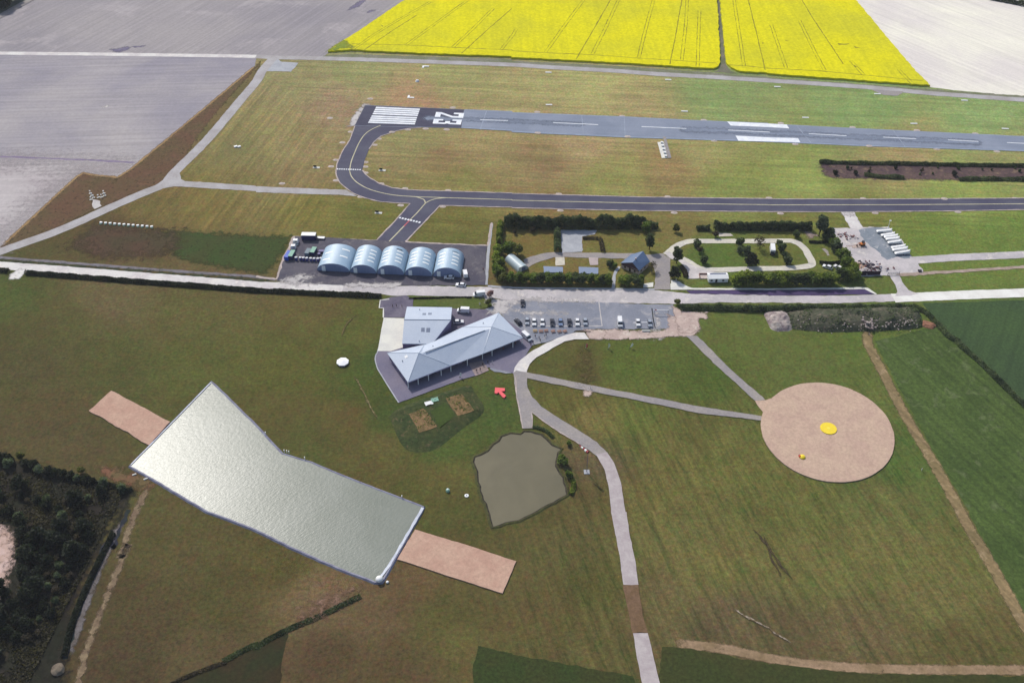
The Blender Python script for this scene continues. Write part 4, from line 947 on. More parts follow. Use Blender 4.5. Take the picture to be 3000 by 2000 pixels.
for t4, pl in ((('Q775,280', 'Q825,280', 'Q822,308', 'Q770,306'), far), (('Q855,276', 'Q908,276', 'Q906,304', 'Q850,303'), far), (('Q755,490', 'Q805,490', 'Q804,545', 'Q753,545'), near), (('Q830,492', 'Q884,492', 'Q880,550', 'Q826,550'), near)):
    roof_panel('skylight', t4, pl, SKG, sh)
for t, pl in (('Q733,235', far), ('Q727,685', near)):
    p, n = on_plane(t, *pl); part('flue', tube(B(), p - Vector((0, 0, .2)), p + Vector((0, 0, .6)), .16), DARKRIDGE, sh)
# ---------------------------------------------------------------- compound buildings
BLUE_T = paint('blue_slate_sheet', (92, 114, 146), .45, .5, wear=.2, scale=1.5)
BRICK = paint('maroon_boarding', (88, 64, 72), .8, .1)
RENDER = paint('pale_pink_render', (206, 184, 172), .8, .1)
ho = thing('house', 'gabled house with blue slate roof and dark maroon gable in the hedged compound', 'house', at('S1930,760'), 0)
ox, oy = ho.location.x, ho.location.y
FL, FR, BR_, BL_ = E('S1735,740', 3), E('S1970,840', 3), E('S2110,722', 3), E('S1868,632', 3)
RF, RB = E('S1886,735', 5.9), E('S2022,590', 5.9)
bm = B(); v = [bm.verts.new(p) for p in (FL, RF, RB, BL_, FR, BR_)]
bm.faces.new((v[0], v[1], v[2], v[3])); bm.faces.new((v[1], v[4], v[5], v[2]))
lo = [bm.verts.new(p - Vector((0, 0, .2))) for p in (FL, RF, RB, BL_, FR, BR_)]
for a, b in ((0, 1), (1, 4), (4, 5), (5, 2), (2, 3), (3, 0)): bm.faces.new((v[a], v[b], lo[b], lo[a]))
hr = part('roof', bm, BLUE_T, ho)
part('chimney', box(B(), *(RF.lerp(RB, .3)).to_2d(), 5.2, .6, .6, 1.3), RENDER, hr)
c = (FL + FR + BR_ + BL_) / 4
I_ = lambda p: Vector((c.x + (p.x - c.x) * .94, c.y + (p.y - c.y) * .94, p.z - .22))
bm = B()
rg = [I_(p) for p in (FL, FR, BR_, BL_)]
for i in range(4): quad(bm, Zr(rg[i], 0), Zr(rg[(i + 1) % 4], 0), rg[(i + 1) % 4], rg[i])
hw_ = part('wall', bm, RENDER, ho)
for (a, b, r) in ((FL, FR, RF), (BR_, BL_, RB)):
    bm = B(); a, b, r = I_(a), I_(b), I_(r); dn = Vector((0, 0, -.9)); bm.faces.new([bm.verts.new(p) for p in (a + dn, b + dn, b, r, a)])
    for vv_ in bm.verts: vv_.co += (r - c).xy.normalized().to_3d() * .03
    part('gable', bm, BRICK, ho)
wdir = (rg[1] - rg[0]).normalized()
for f_ in (.22, .5, .78):
    p = rg[0].lerp(rg[1], f_) + Vector((wdir.y, -wdir.x, 0)) * .05
    z0, z1 = (.05, 2.0) if f_ == .5 else (.8, 1.9)
    bm = B(); quad(bm, Zr(p - wdir * .5, z0), Zr(p + wdir * .5, z0), Zr(p + wdir * .5, z1), Zr(p - wdir * .5, z1))
    part('door' if f_ == .5 else 'window', bm, GLASSD, hw_)
wd2 = (rg[2] - rg[1]).normalized()
for f_ in (.25, .6):
    p = rg[1].lerp(rg[2], f_) + Vector((wd2.y, -wd2.x, 0)) * .05
    bm = B(); quad(bm, Zr(p - wd2 * .5, .9), Zr(p + wd2 * .5, .9), Zr(p + wd2 * .5, 2), Zr(p - wd2 * .5, 2)); part('window', bm, GLASSD, hw_)
def hut(label, t4, z, mat, wall):
    h = thing('flat_hut', label, 'hut', at(t4[2], 0), 0, 'flat roofed blue huts')
    global ox, oy
    ox, oy = h.location.x, h.location.y
    ps = [E(t, z + dz) for t, dz in zip(t4, (.35, .35, 0, 0))]
    bm = B(); v = [bm.verts.new(p) for p in ps]; lo = [bm.verts.new(p - Vector((0, 0, .18))) for p in ps]
    bm.faces.new(v)
    for i in range(4): bm.faces.new((v[i], v[(i + 1) % 4], lo[(i + 1) % 4], lo[i]))
    part('roof', bm, mat, h)
    c = sum(ps, Vector()) / 4
    q = [Vector((c.x + (p.x - c.x) * .95, c.y + (p.y - c.y) * .92, p.z - .2)) for p in ps]
    bm = B()
    for i in range(4): quad(bm, Zr(q[i], 0), Zr(q[(i + 1) % 4], 0), q[(i + 1) % 4], q[i])
    w_ = part('wall', bm, wall, h)
    e = (q[0] - q[1]).normalized(); p = q[0].lerp(q[1], .2) + Vector((e.y, -e.x, 0)) * .04
    bm = B(); quad(bm, Zr(p - e * .45, 0), Zr(p + e * .45, 0), Zr(p + e * .45, 2), Zr(p - e * .45, 2)); part('door', bm, GLASSD, w_)
HUTB = paint('pale_blue_sheet', (126, 142, 168), .5, .4)
hut('flat blue roofed hut behind the hedge, below the straw coloured slab', ('S748,782', 'S998,792', 'S998,862', 'S760,860'), 2.5, HUTB, paint('hut_wall', (150, 160, 180), .7))
hut('flat blue roofed hut behind the hedge, below the pinkish slab', ('S1198,790', 'S1450,800', 'S1448,880', 'S1205,872'), 2.5, HUTB, paint('hut_wall', (150, 160, 180), .7))
NISS = paint('corrugated_grey', (176, 192, 198), .45, .5, wear=.2, scale=1.2)
barrel('nissen_hut', 'grey corrugated half round hut tilted beside the curved drive in the hedged compound', 'S425,868', 'S555,815', 'S500,778', 'S360,680', None, 0, length=11.5, rmat=NISS, emat=paint('corrugated_end', (206, 216, 214), .5))
mh = thing('mobile_home', 'white mobile home with a dark blue roof strip beside the SE hedge'.replace('SE hedge', 'light green tree row'), 'mobile home', at('U800,1000'), 0)
ox, oy = mh.location.x, mh.location.y
a, b = loc(at('U675,1000')), loc(at('U922,996')); ux = (b - a).normalized(); uy = Vector((-ux.y, ux.x, 0)); ln = (b - a).length; wd, hh = 4.4, 2.7
rzm = math.atan2(ux.y, ux.x); cm = a + ux * ln / 2 + uy * wd / 2
bm = B(); box(bm, cm.x, cm.y, .35, ln, wd, hh - .35, rzm); part('body', bm, WHITEP, mh)
bm = B(); r0 = [a - ux * .2 - uy * .2, b + ux * .2 - uy * .2, b + ux * .2 + uy * (wd + .2), a - ux * .2 + uy * (wd + .2)]
rid = [a - ux * .2 + uy * wd * .5, b + ux * .2 + uy * wd * .5]
q = [Zr(r0[0], hh + .02), Zr(r0[1], hh + .02), Zr(rid[1], hh + .75), Zr(rid[0], hh + .75), Zr(r0[2], hh + .02), Zr(r0[3], hh + .02)]
quad(bm, q[0], q[1], q[2], q[3]); quad(bm, q[3], q[2], q[4], q[5]); bm.faces.new([bm.verts.new(p) for p in (q[0], q[3], q[5])]); bm.faces.new([bm.verts.new(p) for p in (q[1], q[4], q[2])])
mr = part('roof', bm, WHITEP, mh)
bm = B(); k = lambda s, t, up: Zr(a + ux * ln * s + uy * wd * t, hh + .75 * (1 - abs(t - .5) / .54) + up)
quad(bm, k(.1, .56, .04), k(.93, .56, .04), k(.93, .92, .04), k(.1, .92, .04)); part('roof_strip', bm, paint('navy_panel', (62, 74, 112), .35, .5), mr)
for f_ in (.15, .4, .75):
    p = a + ux * ln * f_ - uy * .04; z0, z1 = (.5, 2.3) if f_ == .4 else (1.1, 2.0)
    bm = B(); quad(bm, Zr(p - ux * .5, z0), Zr(p + ux * .5, z0), Zr(p + ux * .5, z1), Zr(p - ux * .5, z1)); part('door' if f_ == .4 else 'window', bm, GLASSD, mh)
dk = thing('wooden_deck', 'low timber deck beside the white mobile home', 'deck', at('U625,920'), 0)
bm = B(); box(bm, 0, 0, .05, 5, 3.4, .35); part('boards', bm, paint('deck_timber', (196, 180, 172), .8), dk)
bm = B()
for s_ in (-1, 1): box(bm, s_ * 2.4, 0, .4, .1, 3.2, .7)
box(bm, 0, 1.6, .4, 4.8, .1, .7); part('rail', bm, paint('deck_rail', (150, 110, 100), .8), dk)
# ---------------------------------------------------------------- vehicles
TYRE = paint('tyre_rubber', (30, 30, 32), .9, .1)
RIM = paint('wheel_rim', (170, 172, 176), .4, .5, metal=.4)
CARGL = paint('car_glass', (30, 34, 42), .08, .8, albedo=(.015, .018, .025))
LAMP = paint('headlight_lens', (230, 232, 236), .15, .6)
CARP = {'white': paint('car_white', (240, 240, 240), .25, .5), 'silver': paint('car_silver', (170, 178, 188), .25, .5, metal=.3), 'dark': paint('car_dark', (38, 40, 52), .25, .5),
        'blue': paint('car_steel_blue', (120, 140, 172), .25, .5, metal=.2), 'red': paint('car_red', (150, 40, 50), .25, .5)}
def profile_solid(bm, prof, w, inset=.0, ymid=0):
    """side outline extruded across the car, pulled in towards the top"""
    zt = max(z for _, z in prof); zb = min(z for _, z in prof)
    sides = []
    for s in (-1, 1):
        sides.append([bm.verts.new((s * (w / 2 - inset * (z - zb) / (zt - zb)), y, z)) for y, z in prof])
    n = len(prof)
    for i in range(n):
        bm.faces.new((sides[0][i], sides[0][(i + 1) % n], sides[1][(i + 1) % n], sides[1][i]))
    bm.faces.new(sides[0][::-1]); bm.faces.new(sides[1])
    return bm
CARSPEC = {
 'car': dict(w=1.78, body=[(-2.1, .35), (2.1, .35), (2.15, .62), (2.0, .78), (.95, .92), (-1.9, .98), (-2.12, .8)], glass=[(1.0, .9), (.25, 1.40), (-1.25, 1.43), (-1.95, .95)], roof=[(.22, 1.37), (.12, 1.46), (-1.2, 1.49), (-1.42, 1.36)], wheels=(1.32, -1.28, .31)),
 'van': dict(w=1.98, body=[(-2.5, .4), (2.45, .4), (2.5, .85), (1.95, 1.15), (1.3, 1.2), (-2.5, 1.2)], glass=[(1.85, 1.15), (1.15, 1.85), (-2.45, 1.85), (-2.48, 1.15)], roof=[(1.2, 1.75), (1.0, 2.15), (-2.45, 2.2), (-2.5, 1.0), (.55, 1.0)], wheels=(1.6, -1.55, .34)),
}
WORLD_TMPL = {}
def make_car(kind, colour, label, loc, rz, group):
    sp = CARSPEC[kind]
    t = thing('parked_' + kind, label, kind, loc, rz, group, 1.14)
    bm = profile_solid(B(), sp['body'], sp['w'], .1); part('body', bm, CARP[colour], t)
    bm = profile_solid(B(), sp['glass'], sp['w'] - .16, .18); part('windows', bm, CARGL, t)
    bm = profile_solid(B(), sp['roof'], sp['w'] - (.42 if kind == 'car' else .12), .1); part('roof', bm, CARP[colour], t)
    f, r, rad = sp['wheels']
    for y in (f, r):
        for s in (-1, 1):
            bm = tube(B(), (s * (sp['w'] / 2 - .2), y, rad), (s * (sp['w'] / 2 + .01), y, rad), rad, n=12); wh = part('wheel', bm, TYRE, t)
            bm = tube(B(), (s * (sp['w'] / 2 - .02), y, rad), (s * (sp['w'] / 2 + .025), y, rad), rad * .6, n=10); part('rim', bm, RIM, wh)
    for s in (-1, 1):
        part('headlight', box(B(), s * sp['w'] * .36, sp['body'][1][0] + .02, .62, .38, .1, .14), LAMP, t)
    return t
TM = {}
def car(kind, colour, where, label, rz=math.pi, group=None):
    p = at(where)
    if (kind, colour) not in TM:
        TM[kind, colour] = make_car(kind, colour, label, p, rz, group); return TM[kind, colour]
    o = dup(TM[kind, colour], p, rz, label, group)
    if not group and 'group' in o: del o['group']
    return o
PG = 'cars parked in the car park row'
car('car', 'silver', 'R315,415', 'silver car at the left end of the parked row', group=PG)
car('car', 'white', 'R415,428', 'white car parked just right of the silver car at the row end', group=PG)
car('car', 'white', 'R533,430', 'white car parked between another white car and a dark car', group=PG)
car('car', 'dark', 'R675,435', 'dark car parked between a white and a blue grey car', group=PG)
car('car', 'blue', 'R793,430', 'steel blue car with pale bonnet between two dark cars', group=PG)
car('car', 'dark', 'R922,432', 'dark car parked next to the fourth white car of the row', group=PG)
car('car', 'white', 'R1035,428', 'white car parked between a dark car and a silver car near the dark railing', group=PG)
car('car', 'silver', 'R1148,422', 'silver car at the right end of the parked row', group=PG)
car('van', 'white', 'R1645,440', 'tall white van parked alone in the middle of the car park')
car('car', 'white', 'R1905,435', 'white car parked beside a silver car near the height bar')
car('car', 'silver', 'R2075,445', 'silver car parked near the dark drain line by the height bar')
car('car', 'dark', 'R250,155', 'dark car driving in at the car park entrance', rz=R(180))
car('car', 'dark', 'R185,425', 'small dark car beside the clubhouse, left of the parked row', rz=R(30))
car('van', 'white', 'R310,645', 'white van parked against the right end of the clubhouse', rz=R(218))
car('van', 'white', 'Q1360,268', 'white van parked on the yard beside the lawn strip', rz=R(85))
car('car', 'white', 'Q1290,425', 'white roofed car parked between the shed and the clubhouse', rz=R(-85))
car('car', 'white', 'F1775,992', 'white car before the door of the last hangar', rz=R(88))
car('van', 'white', 'F1922,960', 'small white van parked right of the last hangar', rz=R(10))
car('car', 'white', 'F1882,1058', 'white and dark car at the edge of the limestone road below the hangars', rz=R(82))
car('van', 'white', 'F2050,1148', 'white van at the roadside next to the pink bush', rz=R(100))
car('car', 'white', 'U2195,805', 'white car parked behind the light green tree row', rz=R(60))
car('car', 'white', 'U2330,812', 'white car half hidden under the trees beside another white car', rz=R(40))
# camper in the loop
cv = thing('motorhome', 'white motorhome with open dark cab front inside the loop road', 'motorhome', at('U1490,600'), R(172))
bm = profile_solid(B(), [(-3.2, .5), (1.9, .5), (2.0, 1.9), (2.9, 2.2), (2.7, 3.0), (-3.2, 3.0)], 2.3, .06); part('body', bm, WHITEP, cv)
bm = profile_solid(B(), [(1.9, .4), (3.5, .4), (3.5, 1.0), (2.9, 1.15), (2.2, 1.9), (1.9, 1.9)], 2.0, .15); part('cab', bm, CARP['dark'], cv)
for y in (2.6, -2.0):
    for s in (-1, 1): part('wheel', tube(B(), (s * .85, y, .36), (s * 1.12, y, .36), .36, n=12), TYRE, cv)
for y in (-1.6, .4): 
    part('window', box(B(), -1.15, y, 1.6, .06, 1.1, .6), CARGL, cv)
# trailers on the right apron
def trailer():
    t = thing('glider_trailer', '', 'trailer', (0, 0, 0))
    prof = [(-4.3, .55), (4.3, .75), (4.3, 1.0), (3.6, 1.35), (-2.2, 1.75), (-4.2, 2.05), (-4.45, 1.9)]
    part('body', profile_solid(B(), prof, 1.55, .28), WHITEP, t)
    part('tail_cap', profile_solid(B(), [(-4.45, 1.0), (-3.9, 1.0), (-3.9, 2.25), (-4.45, 2.4)], .9, .2), WHITEP, t)
    part('drawbar', tube(B(), (0, 4.2, .6), (0, 5.6, .5), .07), RIM, t)
    for s in (-1, 1): part('wheel', tube(B(), (s * .62, -.6, .33), (s * .86, -.6, .33), .33, n=12), TYRE, t)
    return t
TRL = ['white glider trailer furthest up the apron, beside the small white mast', 'white glider trailer second from the mast', 'white glider trailer in the middle of the upper stack', 'white glider trailer with the tallest tail in the upper stack',
       'white trailer with a grey blue side, lowest of the upper stack', 'white glider trailer at the top of the lower three', 'white glider trailer between the other two of the lower three', 'white glider trailer nearest the sandy entrance, lowest of all']
t0 = None
for lab, (a, b) in zip(TRL, (('V868,430', 'V1100,425'), ('V938,492', 'V1142,478'), ('V980,518', 'V1190,508'), ('V1008,552', 'V1214,545'), ('V1038,604', 'V1246,592'), ('V1092,680', 'V1305,664'), ('V1108,718', 'V1340,698'), ('V1145,768', 'V1376,748'))):
    a, b = at(a), at(b); c = (a + b) / 2; d = a - b; rz = math.atan2(d.y, d.x) - math.pi / 2
    sc = min(1.05, d.length / 9.0)
    if t0 is None:
        t0 = trailer(); t0.location = c; t0.rotation_euler = (0, 0, rz); t0['label'] = lab; t0['group'] = 'glider trailers on the apron'
        o = t0
    else: o = dup(t0, c, rz, lab)
    o.scale = (1.1, sc, 1)
# containers, tanks and caravans left of the hangars
def container(name, label, a, b, w_, h, roofm, sidem, cat='container', group=None):
    a, b = at(a), at(b); c = (a + b) / 2; d = b - a
    t = thing(name, label, cat, c, math.atan2(d.y, d.x), group); ln = d.length
    part('body', box(B(), 0, 0, .15, ln, w_, h - .15, bev=.04), sidem, t)
    part('roof', box(B(), 0, 0, h + .003, ln + .06, w_ + .06, .1), roofm, t)
    bm = B()
    for k in (-.5, .5): box(bm, ln / 2 + .035, k * w_ * .48, .25, .05, w_ * .44, h - .5)
    part('door', bm, sidem, t)
    return t
NAVY = paint('navy_container_paint', (30, 34, 92), .5, .3); BLUEC = paint('bright_blue_paint', (40, 84, 190), .5, .3)
GREENC = paint('faded_green_paint', (140, 182, 160), .6, .2); GREYC = paint('grey_green_paint', (120, 136, 144), .6, .2); VIOL = paint('violet_grey_paint', (120, 112, 150), .6, .2)
container('storage_container', 'dark blue storage container with bright white roof at the apron corner', 'W560,395', 'W830,400', 2.9, 3.0, WHITEP, NAVY)
container('storage_container', 'bright blue container standing at the left edge of the apron', 'W255,815', 'W335,690', 2.1, 2.2, BLUEC, BLUEC)
container('storage_container', 'faded green container leaning against the bright blue one', 'W335,805', 'W400,685', 2.1, 2.4, GREENC, NAVY)
container('storage_container', 'grey container standing behind the blue tanks', 'W645,735', 'W705,640', 2.1, 2.0, GREYC, GREYC)
container('storage_container', 'light green container standing beside the grey one behind the tanks', 'W750,725', 'W810,620', 2.2, 2.2, GREENC, NAVY)
container('storage_box', 'flat violet grey box next to the first hangar', 'W880,655', 'W985,655', 1.6, 1.0, VIOL, NAVY, 'box')
container('storage_box', 'small violet box below the flat grey one', 'W860,715', 'W910,713', 1.3, 1.2, VIOL, NAVY, 'box')
container('flat_trailer', 'low white trailer parked right of the white roofed container', 'W850,392', 'W990,398', 1.7, .8, WHITEP, NAVY, 'trailer')
def caravan(label, a, b):
    a, b = at(a), at(b); d = b - a
    t = thing('caravan', label, 'caravan', (a + b) / 2, math.atan2(d.y, d.x) - math.pi / 2, 'small white caravans'); ln = d.length
    part('body', profile_solid(B(), [(-ln / 2, .5), (ln / 2, .5), (ln / 2 + .1, 1.3), (ln / 2 - .3, 2.2), (-ln / 2 + .3, 2.25), (-ln / 2 - .05, 1.4)], 2.0, .08), WHITEP, t)
    for s in (-1, 1):
        part('wheel', tube(B(), (s * .75, 0, .3), (s * .98, 0, .3), .3, n=10), TYRE, t); part('window', box(B(), s * .97, .3, 1.3, .08, ln * .4, .5), CARGL, t)
    return t
caravan('upper small white caravan near the white roofed container', 'W385,478', 'W492,476')
caravan('lower small white caravan just above the blue containers', 'W345,585', 'W445,582')
part_ = thing('flatbed_trailer', 'small grey flatbed trailer between the two white caravans', 'trailer', at('W440,520'), 0)
part('bed', box(B(), 0, 0, .5, 2.6, 1.4, .15), GREYC, part_)
for s in (-1, 1): part('wheel', tube(B(), (-.2, s * .6, .3), (-.2, s * .8, .3), .3, n=10), TYRE, part_)
TANKB = paint('tank_blue', (44, 54, 130), .4, .4)
tk0 = None
for i, (x, y) in enumerate(((450, 800), (530, 803), (590, 806), (655, 812), (730, 816), (795, 820), (865, 822), (925, 815))):
    lab = 'blue drum tank with a white lid in the row beside the first hangar'
    p = at('W%d,%d' % (x, y))
    if tk0 is None:
        tk0 = thing('drum_tank', lab, 'tank', p, 0, 'row of blue drum tanks with white lids')
        part('shell', tube(B(), (0, 0, 0), (0, 0, 1.75), .72, n=18), TANKB, tk0)
        bm = tube(B(), (0, 0, 1.753), (0, 0, 1.95), .7, .3, n=18); tube(bm, (0, 0, 1.953), (0, 0, 2.05), .22, n=12); part('lid', bm, WHITEP, tk0)
        bm = B()
        for z in (.5, 1.2): tube(bm, (0, 0, z), (0, 0, z + .06), .75, n=18)
        part('hoop', bm, VIOL, tk0)
    else: dup(tk0, p, i * .7, lab)
# blue skip, scrap, wall, gate, digger
def skip(name, label, where, rz, m, sc=1):
    t = thing(name, label, 'skip', at(where), rz, None, sc)
    bm = B(); o_ = [(-1.9, -1.0), (1.9, -1.0), (1.9, 1.0), (-1.9, 1.0)]; b_ = [(x * .7, y * .95) for x, y in o_]
    T = [bm.verts.new((x, y, 1.5)) for x, y in o_]; I2 = [bm.verts.new((x * .94, y * .9, 1.5)) for x, y in o_]; L_ = [bm.verts.new((x, y, .1)) for x, y in b_]; F_ = [bm.verts.new((x * .9, y * .85, .3)) for x, y in b_]
    for i in range(4):
        j = (i + 1) % 4
        bm.faces.new((T[i], T[j], L_[j], L_[i])); bm.faces.new((T[i], I2[i], I2[j], T[j])); bm.faces.new((I2[i], F_[i], F_[j], I2[j]))
    bm.faces.new(L_); bm.faces.new(F_); part('body', bm, m, t)
    bm = B()
    for x in (-.8, 0, .8):
        for s in (-1, 1): box(bm, x, s * 1.03, .3, .12, .08, 1.1)
    part('rib', bm, m, t)
    return t
skip('waste_skip', 'bright blue skip at the top corner of the dusty yard', 'V195,410', R(70), BLUEC, .85)
skip('waste_skip', 'small dark skip at the lower right corner of the yard', 'V1535,1022', 0, paint('dark_skip', (96, 84, 96), .6), .5)
sc_ = thing('scrap_heap', 'jumbled heap of pale and rusty scrap behind the dark wall', 'scrap heap', at('V790,960'), 0)
random.seed(5)
for nm, mm, n_ in (('pale_scrap', paint('scrap_pale', (206, 196, 196), .7), 26), ('rusty_scrap', paint('scrap_rust', (120, 76, 76), .8), 22), ('dark_scrap', paint('scrap_dark', (52, 44, 60), .7), 26)):
    bm = B()
    for i in range(n_):
        x, y = random.gauss(0, 3.0), random.gauss(0, 2.2)
        l_ = random.uniform(.5, 1.8); bm2 = B(); box(bm2, 0, 0, 0, l_, random.uniform(.2, .9), random.uniform(.1, .7))
        me_ = bpy.data.meshes.new('t'); bm2.transform(Matrix.Translation((x, y, random.uniform(0, .9))) @ Matrix.Rotation(random.uniform(0, 3), 4, 'Z') @ Matrix.Rotation(random.uniform(-.6, .6), 4, 'X')); bm2.to_mesh(me_); bm.from_mesh(me_); bpy.data.meshes.remove(me_); bm2.free()
    tag(part(nm, bm, mm, sc_), None, None, None, 'stuff')
for nm, lab, a, n_ in (('scrap_heap', 'small scatter of grey junk at the top of the dusty yard', 'V350,460', 14), ('scrap_heap', 'small dark junk pile left of the yard asphalt', 'V475,500', 9)):
    t = thing(nm, lab, 'scrap heap', at(a), 0)
    for nm2, mm in (('pale_scrap', MATS['scrap_pale']), ('dark_scrap', MATS['scrap_rust'])):
        bm = B()
        for i in range(n_ // 2 + 2): box(bm, random.gauss(0, 1.6), random.gauss(0, 1.1), 0, random.uniform(.4, 1.4), random.uniform(.3, .8), random.uniform(.2, .8), random.uniform(0, 3))
        tag(part(nm2, bm, mm, t), None, None, None, 'stuff')
wl_ = thing('board_fence', 'dark maroon board fence in front of the scrap heap', 'fence', at('V785,1082'), 0)
a, b = at('V640,1082') - wl_.location, at('V930,1075') - wl_.location
bm = B(); d = b - a
for i in range(20):
    p = a.lerp(b, (i + .5) / 20); box(bm, p.x, p.y, 0, d.length / 20 * .94, .07, 2.3 + .12 * math.sin(i * 2.3), math.atan2(d.y, d.x))
part('boards', bm, paint('maroon_boards', (52, 34, 52), .8, .1), wl_)
bm = B()
for i in range(6): p = a.lerp(b, i / 5); box(bm, p.x, p.y + .14, 0, .14, .14, 2.4)
part('post', bm, MATS['scrap_dark'], wl_)
gt = thing('field_gate', 'grey barred metal gate across the yard entrance', 'gate', at('V1130,1078'), 0)
bm = B(); a, b = at('V1045,1082') - gt.location, at('V1222,1072') - gt.location
for z in (.25, .65, 1.05, 1.45): tube(bm, a + Vector((0, 0, z)), b + Vector((0, 0, z)), .06)
for i in range(7): p = a.lerp(b, i / 6); tube(bm, p + Vector((0, 0, .2)), p + Vector((0, 0, 1.5)), .05)
part('bars', bm, paint('galvanised_grey', (110, 116, 126), .5), gt)
for p in (a, b): part('post', tube(B(), p, p + Vector((0, 0, 1.9)), .12), MATS['galvanised_grey'], gt)
dg = thing('digger', 'small orange digger standing on the sand in the yard', 'digger', at('V655,622'), R(200))
OR = paint('digger_orange', (222, 132, 60), .5)
part('body', box(B(), 0, 0, .7, 2.6, 1.7, .8, bev=.1), OR, dg); part('cab', box(B(), -.2, 0, 1.5, 1.1, 1.2, 1.1, taper=.88), CARGL, dg)
for s in (-1, 1): part('track', box(B(), 0, s * .75, 0, 2.8, .45, .65, bev=.2), TYRE, dg)
bm = tube(B(), (1.2, 0, 1.4), (2.4, 0, 2.2), .16); tube(bm, (2.4, 0, 2.2), (3.1, 0, .9), .13); part('boom', bm, OR, dg); part('bucket', box(B(), 3.15, 0, .4, .6, .8, .5), TYRE, dg)
ms = thing('light_mast', 'slim white mast at the top corner of the trailer apron', 'mast', at('V1055,355'), 0)
part('pole', tube(B(), (0, 0, 0), (0, 0, 4.2), .14, .1), WHITEP, ms); part('head', box(B(), .15, 0, 4.2, .9, .5, .35), WHITEP, ms); part('base', box(B(), 0, 0, 0, .8, .8, .25), WHITEP, ms)
# ---------------------------------------------------------------- people
SKIN = paint('skin', (196, 150, 124), .6); HAIR = paint('dark_hair', (44, 34, 28), .8)
def person_meshes(pose):
    bm = B()
    J = {'pel': (0, 0, .95), 'che': (0, .02, 1.3), 'nec': (0, .01, 1.48), 'hd0': (0, .03, 1.58), 'hd1': (0, .03, 1.72)}
    for s, n in ((-1, 'l'), (1, 'r')):
        sw = .1 * s if pose else .03 * s
        J.update({n + 'hi': (s * .1, 0, .9), n + 'kn': (s * .12, .04 + sw, .5), n + 'an': (s * .12, sw - .03, .09), n + 'to': (s * .13, sw + .16, .04),
                  n + 'sh': (s * .19, 0, 1.42), n + 'el': (s * .26, -.03 - sw, 1.14), n + 'wr': (s * .27, .08 - sw, .9), n + 'ha': (s * .265, .11 - sw, .8)})
    names = list(J); vs = {n: bm.verts.new(J[n]) for n in names}
    ed = [('pel', 'che'), ('che', 'nec'), ('nec', 'hd0'), ('hd0', 'hd1')]
    for n in 'lr': ed += [('pel', n + 'hi'), (n + 'hi', n + 'kn'), (n + 'kn', n + 'an'), (n + 'an', n + 'to'), ('che', n + 'sh'), (n + 'sh', n + 'el'), (n + 'el', n + 'wr'), (n + 'wr', n + 'ha')]
    for a, b in ed: bm.edges.new((vs[a], vs[b]))
    me = bpy.data.meshes.new('body'); bm.to_mesh(me); bm.free()
    o = bpy.data.objects.new('tmp', me); COL.objects.link(o)
    sk = o.modifiers.new('s', 'SKIN'); o.modifiers.new('u', 'SUBSURF').levels = 1
    RAD = dict(pel=.15, che=.16, nec=.06, hd0=.085, hd1=.09)
    RAD2 = dict(hi=.1, kn=.065, an=.045, to=.04, sh=.07, el=.048, wr=.035, ha=.04)
    for i, n in enumerate(names):
        r = RAD.get(n) or RAD2[n[1:]]
        me.skin_vertices[0].data[i].radius = (r, r * (.75 if n in ('pel', 'che') else 1)); me.skin_vertices[0].data[i].use_root = (n == 'pel')
    dg_ = bpy.context.evaluated_depsgraph_get(); body = bpy.data.meshes.new_from_object(o.evaluated_get(dg_)); bpy.data.objects.remove(o)
    body.name = 'body'
    return body
def cloth_from(body, z0, z1, name, xmax=9):
    bm = B(); bm.from_mesh(body)
    bm.normal_update()
    bmesh.ops.delete(bm, geom=[v for v in bm.verts if not (z0 <= v.co.z <= z1) or abs(v.co.x) > xmax], context='VERTS')
    for v in bm.verts: v.co += v.normal * .018
    me = bpy.data.meshes.new(name); bm.to_mesh(me); bm.free(); return me
BODY = [person_meshes(0), person_meshes(1)]
for b_ in BODY: b_.materials.append(SKIN)
CL = [{'shirt': cloth_from(b_, .92, 1.47, 'shirt'), 'trousers': cloth_from(b_, .1, .98, 'trousers', .21), 'hair': cloth_from(b_, 1.66, 2, 'hair')} for b_ in BODY]
CLM = {}
def person(where, label, shirt, trous, rz, group=None, pose=0):
    t = thing('person', label, 'person', at(where), rz, group)
    o = link('body', BODY[pose], None, t)
    for nm, c in (('shirt', shirt), ('trousers', trous), ('hair', None)):
        m = HAIR if nm == 'hair' else paint('cloth_%d_%d_%d' % c, c, .9, .05)
        key = (pose, nm, c)
        if key not in CLM:
            me = CL[pose][nm].copy(); me.name = nm; me.materials.clear(); me.materials.append(m); CLM[key] = me
        link(nm, CLM[key], None, t)
    return t
DK, DB, WH, RD = (34, 34, 42), (40, 44, 70), (236, 236, 236), (170, 50, 56)
PPL = 'people in dark clothes around the picnic tables'
for w_, rz in (('R432,632', .3), ('R487,655', 2), ('R503,690', 4), ('R572,628', 1), ('R592,615', 5), ('R400,715', 2.6), ('R370,752', .9)):
    person(w_, 'person in dark clothes standing on the asphalt below the picnic tables', DK, DB, rz, PPL)
person('Q1712,1000', 'person in dark clothes on the terrace right of the timber deck', DK, DK, 1)
person('Q1775,1010', 'person in white on the terrace right of the timber deck', WH, (200, 200, 206), 2)
person('Q1603,1108', 'person in dark clothes in the middle of the timber terrace', DK, DB, 0)
person('Q1550,1125', 'person in dark clothes at the lower left of the timber terrace', DB, DK, 3)
person('Q1640,1035', 'person in dark clothes at the upper edge of the timber terrace', DK, DK, 4)
person('Q1935,815', 'person in red under the veranda of the clubhouse', RD, DK, 2)
person('Q2110,740', 'person in dark red near the right end of the veranda', (110, 40, 60), DK, 1)
person('R1225,1368', 'person in white walking on the grey path near the landing circle', WH, WH, 1.6, None, 1)
